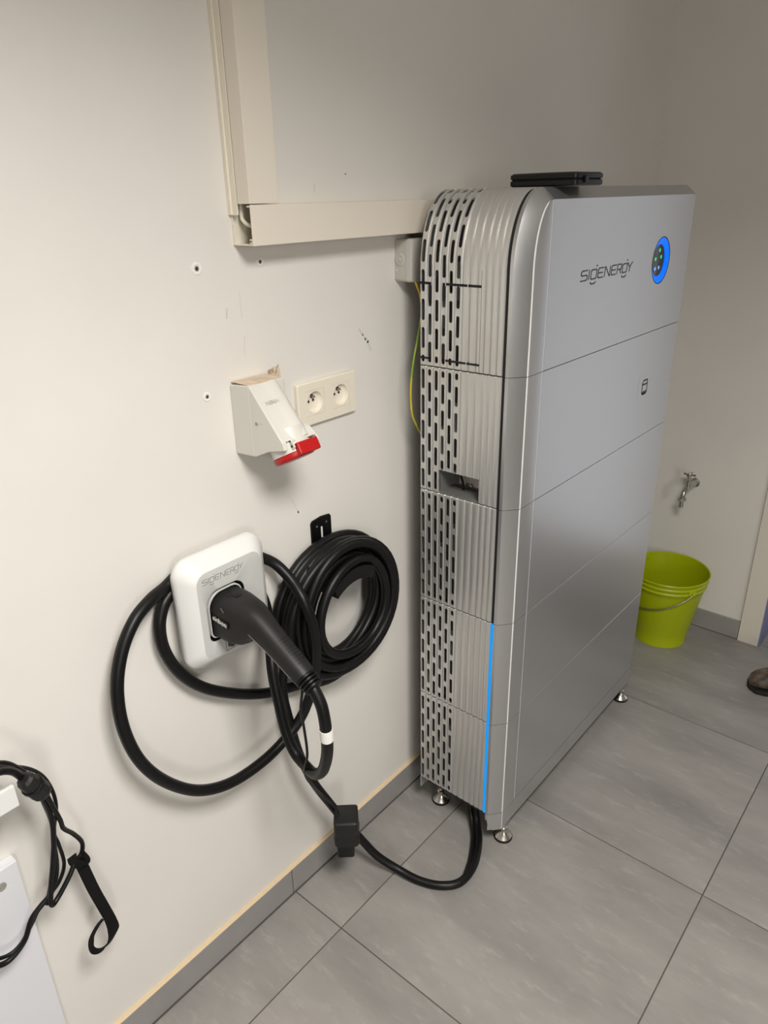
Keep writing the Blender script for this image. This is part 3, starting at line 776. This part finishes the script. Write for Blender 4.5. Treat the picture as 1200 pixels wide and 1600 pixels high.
# ------------------------------------------------------------------ wall holder for the charging plug
ch = thing('charger_holder', 'white rounded charger plate on the wall holding the black charging plug', 'charger', (0, -.508, .75))
CY, CZ = -.5075, .8610
cr_ = lambda hw, hh, r, x: rrect(CY, CZ, hw, hh, r, 7, x)
part('mounting_block', MB().rings([cr_(.055, .055, .008, .0005), cr_(.055, .055, .008, .0275)]), M['lgrey'], ch)
D = lambda s, x: rrect(-.5215, .8575, .0385 + s, .0455 + s, [.020, .028, .012, .014], 7, x)
part('shell', MB().rings([cr_(.090, .104, .030, .0275), cr_(.0925, .1065, .032, .0295), cr_(.0930, .1070, .032, .038), cr_(.0905, .1045, .031, .046), cr_(.0700, .0850, .022, .0645), cr_(.0680, .0830, .021, .0655)], cap0=True, cap1=False), M['white'], ch, smooth=50)
fpl = part('face_plate', MB().rings([cr_(.0685, .0835, .021, .0653), cr_(.0675, .0825, .021, .0657), D(.003, .0657), D(.002, .0650)], cap0=False, cap1=False), M['lgrey'], ch, smooth=30)
part('socket_recess', MB().rings([D(.0022, .0655), D(.0005, .0600), D(-.001, .0400)], cap0=False, cap1=True), M['blackpl'], ch, smooth=40)
rim = part('socket_rim', MB().rings([D(-.0020, .0520), D(-.0020, .0640), D(-.0026, .0648), D(-.0038, .0648), D(-.0042, .0520)], cap0=False, cap1=False), M['lgrey'], ch, smooth=40)
part('wordmark', wordmark(-.5650, -.4785, .9236, .0092, .0657, .0007), M['ink2'], ch)
hx = MB().prism([(-.5180 + .0125 * math.cos(a) , .7930 + .0115 * math.sin(a)) for a in [PI / 6 + k * PI / 3 for k in range(6)]], .0655, .0660, 'x')
wp = part('warning_label', MB().box(.0655, .0658, -.5340, -.4930, .7795, .8080), M['lgrey'], ch)
lm = MB(); ribbons(lm, [[(-.5330, .8075), (-.5330, .7800), (-.4935, .7800), (-.4935, .8075)]], 0, 0, 1, 1, .0658, .0006)
part('label_outline', lm, M['ink2'], wp)
part('hexagon_icon', hx, M['ink'], wp)
lm = MB(); ribbons(lm, [[(-.5195, .7985), (-.5185, .7920), (-.5145, .7940)]], 0, 0, 1, 1, .0660, .0008)
part('hand_mark', lm, M['lgrey'], wp)

# ------------------------------------------------------------------ hook
hk = thing('cable_hook', 'black metal hook on the wall carrying the coiled cable', 'hook', (0, -.226, .86))
pl = [(-.2545, .800), (-.2545, .9060), (-.2500, .9110), (-.2250, .9140), (-.2010, .9115), (-.1975, .9060), (-.1975, .800)]
part('back_plate', MB().prism(pl, .0003, .0042, 'x'), M['blackpl'], hk, bevel=.0008)
part('slot', MB().rings([rrect(-.2262, .8800, .0022, .0125, .0021, 3, .0040), rrect(-.2262, .8800, .0022, .0125, .0021, 3, .0046)]), M['white'], hk)
for (y, z) in ((-.2390, .8960), (-.2120, .8980)):
    part('screw_hole', MB().lathe([(.0024, 0), (.0024, .0005)], (.0041, y, z), (1, 0, 0), 10), M['innergrey'], hk)
arm = MB()
ring_o = [(-.2265 + .0965 * math.cos(a), .7270 + .0985 * math.sin(a)) for a in [math.radians(d) for d in range(52, 131, 6)]]
ring_i = [(-.2265 + .0840 * math.cos(a), .7180 + .0800 * math.sin(a)) for a in [math.radians(d) for d in range(130, 51, -6)]]
arm.prism(ring_o + ring_i, .0040, .096, 'x')
part('arm', arm, M['blackpl'], hk)

# ------------------------------------------------------------------ charging cable with plug, tape and dust cap
cc = thing('charging_cable', 'thick black charging cable coiled on the hook, its plug in the white wall holder', 'cable', (.05, -.3, .1))
R = .0105
LOOP_A = [(0.0145, -0.45, 0.918), (0.0145, -0.42, 0.906), (0.016, -0.402, 0.897), (0.03, -0.377, 0.876), (0.06, -0.367, 0.847), (0.094, -0.369, 0.814), (0.105, -0.362, 0.766), (0.102, -0.354, 0.71), (0.09, -0.349, 0.649), (0.075, -0.351, 0.589), (0.065, -0.372, 0.536), (0.06, -0.413, 0.504), (0.058, -0.478, 0.486), (0.057, -0.557, 0.49), (0.057, -0.626, 0.524), (0.058, -0.684, 0.588), (0.058, -0.722, 0.66), (0.056, -0.738, 0.736), (0.052, -0.734, 0.807), (0.045, -0.712, 0.863), (0.036, -0.677, 0.901), (0.026, -0.638, 0.917), (0.016, -0.603, 0.921), (0.0145, -0.575, 0.932), (0.0145, -0.545, 0.938)]

LOOP_B = [(.0145, -.545, .928), (0.0145, -0.572, 0.918), (0.0145, -0.596, 0.904), (0.018, -0.614, 0.890), (0.022, -0.628, 0.860), (0.022, -0.627, 0.815), (0.022, -0.607, 0.759), (0.022, -0.568, 0.704), (0.022, -0.509, 0.654), (0.022, -0.435, 0.608), (0.022, -0.356, 0.577), (0.024, -0.288, 0.558), (0.03, -0.214, 0.542), (.032, -.16, .555), (.034, -.12, .585)]
RUN_C = [(.262, -.520, .792), (0.273, -0.52, 0.782), (0.286, -0.52, 0.759), (0.292, -0.52, 0.717), (0.286, -0.515, 0.664), (0.262, -0.505, 0.605), (0.229, -0.495, 0.569), (0.189, -0.48, 0.553), (0.155, -0.475, 0.562), (0.135, -0.475, 0.601), (0.120, -0.472, 0.650), (0.100, -0.464, 0.704), (0.077, -0.446, 0.738), (0.052, -0.426, 0.765), (0.040, -0.416, 0.801), (.030, -.42, .84)]
RUN_D = [(.050, -.305, .845), (.052, -.342, .795), (.046, -.368, .735), (.036, -.380, .667), (0.028, -0.386, 0.588), (0.050, -0.393, 0.522), (0.06, -0.383, 0.437), (0.065, -0.355, 0.346), (0.07, -0.316, 0.258), (0.08, -0.279, 0.175), (0.095, -0.244, 0.102), (0.125, -0.225, 0.055), (0.167, -0.202, 0.022), (0.224, -0.187, 0.0112), (0.273, -0.164, 0.0108), (0.302, -0.127, 0.0108), (0.3, -0.069, 0.0108), (0.272, -0.005, 0.0115), (0.240, 0.036, 0.020), (0.222, 0.054, 0.044), (0.215, 0.058, 0.072), (.213, .06, .088)]
part('cable_loop', MB().tube(LOOP_A, R, 14, 7), M['rubber'], cc, smooth=60)
part('cable_loop', MB().tube(LOOP_B, R, 14, 7), M['rubber'], cc, smooth=60)
part('cable_tail', MB().tube(RUN_C, R * .97, 14, 7), M['rubber'], cc, smooth=60)
part('cable_run', MB().tube(RUN_D, R * .93, 14, 7), M['rubber'], cc, smooth=60)
part('second_lead', MB().tube([(.198, .066, .088), (.204, .052, .060), (.224, .034, .028), (.252, .001, .0135), (.280, -.050, .0105), (.293, -.083, .0105), (.300, -.105, .0108)], .0062, 10, 6), M['rubber'], cc, smooth=60)
# coil: separate turns hanging over the hook
turns = [  # radius y, radius z, centre y, centre z, x depth, x tilt, phase wobble
    (.155, .156, -.2250, .7130, .020, .004, 0.3),
    (.150, .158, -.2300, .7080, .042, -.004, 1.1),
    (.152, .150, -.2260, .7190, .064, .004, 2.0),
    (.132, .137, -.2280, .7240, .028, .006, 2.9),
    (.128, .139, -.2330, .7180, .050, -.006, 3.7),
    (.131, .134, -.2220, .7280, .074, .006, 4.6),
    (.110, .118, -.2260, .7270, .036, .004, 5.2),
    (.106, .114, -.2290, .7240, .060, -.004, 0.9),
    (.100, .108, -.2220, .7290, .084, -.003, 1.9)]
for (ry, rz, y0, z0, x0, tl, ph) in turns:
    pts = []
    for k in range(48):
        a = 2 * PI * k / 47
        wob = .0035 * math.sin(2 * a + ph) + .002 * math.sin(3 * a + 2 * ph)
        sx = x0 + tl * math.cos(a) + .010 * math.sin(a) * 0
        # turns gather over the hook arm at the top and spread below
        z = z0 + (rz + wob) * math.sin(a); y = y0 + (ry + wob) * math.cos(a)
        pts.append((max(.0125, sx), y, z))
    part('coil_turn', MB().tube(pts, R * .98, 12, 1, caps=False), M['rubber'], cc, smooth=60)
# tape band
def path_at(pts, f0, f1, n=5):
    P = spline(pts, 10); a, b = f0 * (len(P) - 1), f1 * (len(P) - 1); out = []
    for k in range(n):
        t = a + (b - a) * k / (n - 1); i = int(t); u = t - i
        out.append(P[i] * (1 - u) + P[min(i + 1, len(P) - 1)] * u)
    return out
tp = part('tape_band', MB().tube(path_at(RUN_C, .198, .228), R + .0006, 16, 1), M['tape'], cc, smooth=60)
tp['label'] = 'band of white tape'
# plug
def sec(x, z, tx, tz, hy, hz, ex, y=-.5205, n=32):
    t = Vector((tx, 0, tz)).normalized(); up = Vector((-t.z, 0, t.x))
    out = []
    for k in range(n):
        a = 2 * PI * k / n; c, s = math.cos(a), math.sin(a)
        u = math.copysign(abs(c) ** (2 / ex), c) * hy; v = math.copysign(abs(s) ** (2 / ex), s) * hz
        out.append(Vector((x, y + u, z)) + up * v)
    return out
def dsec(x, s_, t, hy=.0345, hz=.0455, zc=.857, ex=3.0):
    A = D(s_, x); B = sec(x, zc, 1, 0, hy, hz, ex, n=32)
    return [Vector(p) * (1 - t) + q * t for p, q in zip(A, B)]
pg = part('plug', MB().rings([
    dsec(.0470, -.0062, 0), dsec(.0640, -.0062, 0), dsec(.0680, -.0056, 0), dsec(.0860, -.0048, .15), dsec(.1020, -.0048, .4, .034, .0445, .856, 2.8), dsec(.1180, -.006, .75, .0325, .0430, .8565, 2.6),
    sec(.1330, .8580, 1, -.16, .0300, .0395, 2.5), sec(.1450, .8570, 1, -.32, .0272, .0335, 2.4),
    sec(.1550, .8575, 1, -.46, .0245, .0268, 2.3), sec(.1700, .8505, .86, -.46, .0228, .0236, 2.2), sec(.1880, .8400, .86, -.51, .0215, .0216, 2.1), sec(.2150, .8240, .86, -.51, .0206, .0206, 2.1),
    sec(.2420, .8080, .86, -.51, .0200, .0200, 2.1), sec(.2520, .8020, .86, -.51, .0186, .0186, 2.1)]), M['rubber2'], cc, smooth=45)
t_ = Vector((.86, 0, -.51)).normalized()
for i in range(4):
    c = Vector((.2520, -.5205, .8020)) + t_ * (.001 + i * .0062)
    part('strain_relief_rib', MB().lathe([(.0145, -.001), (.0190 - i * .0008, 0), (.0190 - i * .0008, .0034), (.0145, .0046)], c, t_, 20), M['rubber'], pg, smooth=40)
for i in range(9):
    c = Vector((.1930, -.5205, .8371)) + t_ * (i * .0062)
    rr_ = .0216 - .00012 * i
    up = Vector((-t_.z, 0, t_.x)); arc = [c + (Vector((0, 1, 0)) * math.cos(a) + up * math.sin(a)) * rr_ for a in [math.radians(d) for d in range(15, 120, 12)]]
    part('grip_rib', MB().tube(arc, .0007, 6, 1), M['rubber2'], pg)
part('side_seam', MB().tube([(.0930, -.5540, .8870), (.0985, -.5530, .8790), (.1010, -.5525, .8740), (.1160, -.5500, .8690), (.1350, -.5470, .8610), (.1550, -.5450, .8500), (.1850, -.5415, .8330), (.2400, -.5402, .8040)], .0006, 6, 4), M['innergrey'], pg)
mtx = frame((.0900, -.5560, .8600), (1, 0, -.10), (0, 0, 1))
badge = part('maker_badge', MB().box(-.0210, .0210, -.0062, .0062, -.0004, .0004, mtx), M['blackpl'], pg)
part('badge_lettering', text_mesh('sinbon', .0138, frame((.0890, -.5565, .8602), (1, 0, -.10), (0, 0, 1)), .0003), M['tape'], pg)
part('moulded_marks', MB().lathe([(.0072, 0), (.0072, .0005), (.0062, .0005), (.0062, 0)], (.084, -.529, .8994), (.05, 0, 1), 20, cap0=False, cap1=False).box(.095, .104, -.528, -.516, .8985, .9000), M['rubber'], pg)
# tether and dust cap
TE = [(.259, -.535, .787), (.247, -.531, .740), (.235, -.517, .690), (0.222, -0.503, 0.616), (0.195, -0.489, 0.545), (0.170, -0.450, 0.470), (0.130, -0.395, 0.383), (0.113, -0.357, 0.322), (0.112, -0.340, 0.292), (0.118, -0.336, 0.272)]
dc = part('dust_cap', MB(), M['blackpl'], cc)
def cap_ring(z, hx, hy, r, cx=.108, cyy=-.301):
    return [(cx + p[1], cyy + p[2], z) for p in rrect(0, 0, hx, hy, r, 5)]
bpy.data.objects.remove(dc)
_rot = Matrix.Translation((.108, -.305, .205)) @ Matrix.Rotation(math.radians(42), 4, 'Z') @ Matrix.Rotation(math.radians(4), 4, 'X')
def cring(z, hx, hy, r, ox=0, oy=0): return [_rot @ Vector((ox + p[1], oy + p[2], z)) for p in rrect(0, 0, hx, hy, r, 5)]
dc = part('dust_cap', MB().rings([cring(-.036, .0265, .0260, .011), cring(-.035, .0282, .0282, .012), cring(-.012, .0290, .0290, .012), cring(-.004, .0268, .0270, .012), cring(.0, .0276, .0280, .010), cring(.036, .0268, .0280, .007), cring(.039, .0240, .0250, .006)]), M['rubber2'], cc, smooth=40)
part('pin_sleeve', MB().rings([cring(-.0720, .0180, .0195, .006, -.003, -.0055), cring(-.0710, .0190, .0205, .006, -.003, -.0055), cring(-.0355, .0195, .0210, .006, -.003, -.0055)]), M['blackpl'], dc, smooth=40)
part('parting_line', MB().rings([cring(-.070, .0008, .0008, .0003, .0055, -.0262), cring(-.036, .0008, .0008, .0003, .0055, -.0268)]), M['blackpl'], dc)
part('tether', MB().tube(TE, .0024, 8, 6), M['rubber'], cc, smooth=60)

# ------------------------------------------------------------------ left edge: white tray, board, black leads, strap
wt = thing('wall_tray', 'white open cable tray on the wall at the left edge, under the black leads', 'tray', (0, -1.15, .74))
part('front_lip', MB().box(.0835, .0900, -1.55, -.9195, .7415, .7765), M['white'], wt, bevel=.0008)
part('bottom', MB().box(.0005, .0840, -1.55, -.9200, .7415, .7445), M['white'], wt)
part('divider', MB().box(.0450, .0490, -1.55, -.932, .7445, .7700), M['white'], wt, bevel=.0006)
part('back_lip', MB().box(.0005, .0045, -1.55, -.9200, .7415, .7700), M['white'], wt)
bd = thing('white_board', 'bluish white board screwed to the wall at the lower left corner', 'board', (0, -1.2, .02))
part('board', MB().box(.0005, .0190, -1.6, -.9255, .0830, .5890), M['panel'], bd, bevel=.0012)
part('screw', MB().lathe([(.0075, 0), (.0075, .0010), (.0052, .0016), (.0048, .0008), (.0020, .0008), (.0016, .0020)], (.0190, -.9550, .5600), (1, 0, 0), 18, cap0=False), M['plug'], bd, smooth=40)
def lead(pts, r, label, n=10):
    o = obj('black_lead', MB().tube(pts, r, n, 6), M['rubber'], smooth=60)
    return tag(o, label, 'cable', 'black leads hanging at the left edge')
BC1 = [(.075, -1.05, .800), (0.08, -0.96, 0.822), (0.08, -0.926, 0.815), (0.07, -0.902, 0.781), (0.062, -0.884, 0.735), (0.06, -0.879, 0.694), (0.06, -0.876, 0.653), (0.06, -0.882, 0.613), (0.05, -0.885, 0.554), (0.05, -0.901, 0.52), (0.05, -0.922, 0.508), (0.05, -0.938, 0.496), (0.05, -0.955, 0.467), (0.05, -0.981, 0.452), (0.05, -1.003, 0.460), (0.05, -1.04, 0.484), (.05, -1.10, .50)]
BC2 = [(.10, -1.06, .815), (0.10, -0.965, 0.835), (0.09, -0.930, 0.816), (0.06, -0.891, 0.770), (0.045, -0.868, 0.730), (0.040, -0.858, 0.690), (0.040, -0.859, 0.656), (0.040, -0.871, 0.616), (0.040, -0.869, 0.588), (0.038, -0.868, 0.545), (0.036, -0.880, 0.517), (0.034, -0.897, 0.502), (0.036, -0.916, 0.495), (0.040, -0.938, 0.475), (0.043, -0.960, 0.458), (0.043, -0.980, 0.455), (0.042, -1.003, 0.468), (0.042, -1.03, 0.49), (.042, -1.10, .512)]
BC4 = [(0.080, -0.889, 0.744), (0.074, -0.880, 0.683), (0.072, -0.884, 0.634), (0.068, -0.8935, 0.586), (0.066, -0.905, 0.542), (0.065, -0.909, 0.513), (0.060, -0.896, 0.513), (0.055, -0.871, 0.532), (0.050, -0.857, 0.545)]
BC5 = [(0.086, -0.884, 0.748), (0.082, -0.878, 0.708), (0.077, -0.870, 0.665), (0.070, -0.866, 0.640), (0.056, -0.850, 0.606), (0.048, -0.838, 0.573), (0.047, -0.841, 0.553), (0.047, -0.850, 0.545)]
BC3 = [(.112, -1.06, .800), (0.110, -0.962, 0.826), (0.102, -0.936, 0.820), (0.094, -0.918, 0.803), (0.088, -0.906, 0.779)]
lead(BC1, .0042, 'black lead from the tray down the left edge, running off low at the frame')
lead(BC2, .0030, 'thin black lead making the widest outer arc below the tray end')
lead(BC4, .0040, 'black lead hanging straight from the coupler and turning up to the strap')
lead(BC5, .0036, 'black lead branching right with a bend down to the strap')
lead([(.085, -1.05, .812), (.09, -.962, .828), (.088, -.932, .818), (.076, -.905, .782), (.0715, -.889, .745), (.070, -.882, .700), (.0675, -.878, .655), (.066, -.889, .600), (.060, -.896, .560), (.056, -.906, .526), (.057, -.912, .511)], .0036, 'black lead running close under the coupler, inside the outer arc')
cp = thing('cable_coupler', 'chunky black coupler at the tray end, joining the hanging leads', 'coupler', (.088, -.898, .76))
ax = Vector((-.12, .42, -.90)).normalized()
part('barrel', MB().lathe([(.008, -.026), (.0125, -.022), (.0140, -.006), (.0150, -.004), (.0150, .018), (.0125, .024), (.007, .030)], (.092, -.8965, .760), ax, 10), M['rubber2'], cp, bevel=.0008)
part('collar', MB().lathe([(.0152, 0), (.0160, .001), (.0160, .005), (.0152, .006)], Vector((.092, -.8965, .760)) - ax * .006, ax, 16), M['blackpl'], cp)
lead(BC3, .0052, 'thick black lead arching over the tray end into the coupler')
# hook-and-loop strap
sp = thing('cable_strap', 'flat black fabric strap with a curled end, hanging from the leads', 'strap', (.05, -.85, .36))
W1 = Vector((.577, .724, .394)).normalized(); W2 = Vector((-.46, .52, -.66)).normalized()
def ribbon(pts, w, th, steps=8, twist=None):
    P = spline(pts, steps); rings = []
    for i, p in enumerate(P):
        t = (P[min(i + 1, len(P) - 1)] - P[max(i - 1, 0)]).normalized()
        f = i / (len(P) - 1)
        k = 0 if twist is None else max(0, min(1, (f - twist[0]) / (twist[1] - twist[0]))); k = k * k * (3 - 2 * k)
        a = W1 * (1 - k) + W2 * k
        a = (a - t * a.dot(t)).normalized(); n = t.cross(a)
        rings.append([p + a * w / 2 + n * th / 2, p - a * w / 2 + n * th / 2, p - a * w / 2 - n * th / 2, p + a * w / 2 - n * th / 2])
    return MB().rings(rings)
part('band', ribbon([(0.048, -0.849, 0.547), (0.050, -0.846, 0.522), (0.052, -0.840, 0.472), (0.054, -0.832, 0.423), (0.055, -0.826, 0.385), (0.056, -0.8265, 0.362), (0.057, -0.838, 0.346), (0.058, -0.854, 0.347), (0.059, -0.866, 0.362), (0.058, -0.864, 0.383), (0.056, -0.850, 0.396), (0.055, -0.838, 0.401)], .0195, .0016, twist=(.34, .56)), M['strap'], sp, smooth=60)
part('wrap', ribbon([(.042, -.856, .553), (.052, -.858, .549), (.060, -.850, .540), (.056, -.842, .540), (.044, -.843, .547)], .016, .0016), M['strap'], sp, smooth=60)

# ------------------------------------------------------------------ tap
tp_ = thing('wall_tap', 'small chrome tap with a cross handle on the back wall above the bucket', 'tap', (.25, YB, .55))
part('wall_flange', MB().lathe([(.017, 0), (.017, .003), (.011, .008), (.009, .03)], (.258, YB - .0005, .556), (0, -1, 0), 20), M['chrome'], tp_, smooth=40)
part('body', MB().tube([(.258, YB - .02, .556), (.255, YB - .045, .556), (.252, YB - .068, .553), (.250, YB - .084, .540), (.249, YB - .090, .520)], lambda t: .0105 - .002 * t, 14, 5), M['chrome'], tp_, smooth=60)
part('valve_stem', MB().lathe([(.0105, 0), (.0105, .012), (.0085, .014), (.0085, .024), (.0055, .026), (.0055, .046)], (.2535, YB - .058, .553), (0, 0, 1), 16), M['chrome'], tp_, smooth=40)
hd = part('handle', MB().tube([(.2335, YB - .058, .6015), (.2535, YB - .058, .6000), (.2735, YB - .058, .6015)], lambda t: .0042 - .0012 * math.sin(PI * t), 10, 4).tube([(.2535, YB - .078, .6015), (.2535, YB - .058, .6000), (.2535, YB - .038, .6015)], lambda t: .0042 - .0012 * math.sin(PI * t), 10, 4), M['chrome'], tp_, smooth=60)
part('handle_cap', MB().lathe([(.0060, 0), (.0065, .005), (.004, .010)], (.2535, YB - .058, .5975), (0, 0, 1), 12), M['chrome'], hd, smooth=40)
part('spout_nut', MB().lathe([(.0135, 0), (.0150, .001), (.0150, .007), (.0135, .008)], (.249, YB - .090, .514), (0, 0, 1), 8), M['chrome'], tp_)
part('nozzle', MB().lathe([(.0078, 0), (.0078, .024)], (.249, YB - .090, .4900), (0, 0, 1), 14), M['chrome'], tp_, smooth=40)

# ------------------------------------------------------------------ bucket
bx, by, rb, rt, bh = .2617, 1.2115, .0856, .1338, .2758
bk = thing('green_bucket', 'lime green metal bucket with wire handle by the back wall', 'bucket', (bx, by, 0))
def rad(z): return rb + (rt - rb) * z / bh
prof = [(rb - .004, .006), (rb - .001, .0), (rb + .0025, .0005), (rb + .003, .006), (rb + .0005, .010), (rad(.06), .06), (rad(.14), .14), (rad(.215), .215), (rad(.230), .230), (rad(.233) + .003, .233), (rad(.2365) + .0042, .2365), (rad(.240) + .003, .240), (rad(.243), .243), (rad(.248), .248), (rad(.251) + .003, .251), (rad(.2545) + .0042, .2545), (rad(.258) + .003, .258), (rad(.261), .261), (rt + .001, bh - .006), (rt + .003, bh - .001), (rt + .001, bh + .002), (rt - .002, bh), (rad(.255) - .002, .255), (rad(.10) - .002, .10), (rb - .003, .010), (.002, .009)]
part('pail', MB().lathe(prof, (bx, by, 0), n=56), M['green_paint'], bk, smooth=45)
ea = math.radians(-33)
for s in (0, 1):
    a = ea + PI * s; ux, uy = math.cos(a), math.sin(a); rz = rad(.242)
    ear = part('handle_lug', MB().lathe([(.0140, -.001), (.0140, .0055), (.0115, .0075), (.0080, .0078), (.0080, .0130), (.005, .0145)], (bx + ux * rz, by + uy * rz, .2455), (ux, uy, .12), 20), M['green_paint'], bk, smooth=40)
hp = []
for k in range(17):
    t = PI * k / 16; rr0 = rad(.19) + .011
    a = ea - t
    dip = .088 * math.sin(t) ** .8
    zz = .2445 - dip
    hp.append((bx + math.cos(a) * (rad(zz) + .0105), by + math.sin(a) * (rad(zz) + .0105), zz))
part('wire_handle', MB().tube(hp, .0026, 8, 4), M['steel'], bk, smooth=60)

# ------------------------------------------------------------------ shoe at the right edge
sh = thing('brown_shoe', 'dark brown mottled shoe whose toe shows at the right edge of the floor', 'shoe', (.74, 1.12, 0))
sd = Vector((.80, .60, 0)).normalized(); sn = Vector((-sd.y, sd.x, 0)); T0 = Vector((.606, 1.082, 0))
def shoe_ring(d, w, h0, h1, n=14, flat=.8):
    out = []
    for k in range(n):
        a = 2 * PI * k / n; c, s = math.cos(a), math.sin(a)
        z = (h0 + h1) / 2 + (h1 - h0) / 2 * s
        out.append(T0 + sd * d + sn * (w * math.copysign(abs(c) ** flat, c)) + Vector((0, 0, z)))
    return out
part('upper', MB().rings([shoe_ring(.002, .012, .018, .034), shoe_ring(.014, .030, .015, .052), shoe_ring(.035, .040, .014, .062), shoe_ring(.07, .047, .014, .068), shoe_ring(.11, .048, .014, .082), shoe_ring(.15, .042, .014, .098), shoe_ring(.20, .036, .014, .105), shoe_ring(.25, .035, .014, .105), shoe_ring(.275, .026, .014, .095)]), M['leather'], sh, smooth=60)
so_ = [(0, .010), (.010, .033), (.035, .044), (.075, .051), (.115, .050), (.16, .040), (.21, .037), (.25, .037), (.28, .022)]
pol = [T0 + sd * d + sn * w for d, w in so_] + [T0 + sd * d - sn * w for d, w in reversed(so_)]
part('sole', MB().prism([(p.x, p.y) for p in pol], .0003, .016, 'z'), M['sole'], sh, bevel=.003)
part('tongue', MB().rings([shoe_ring(.10, .016, .078, .086), shoe_ring(.16, .020, .098, .112), shoe_ring(.19, .018, .100, .128)]), M['sole'], sh, smooth=60)
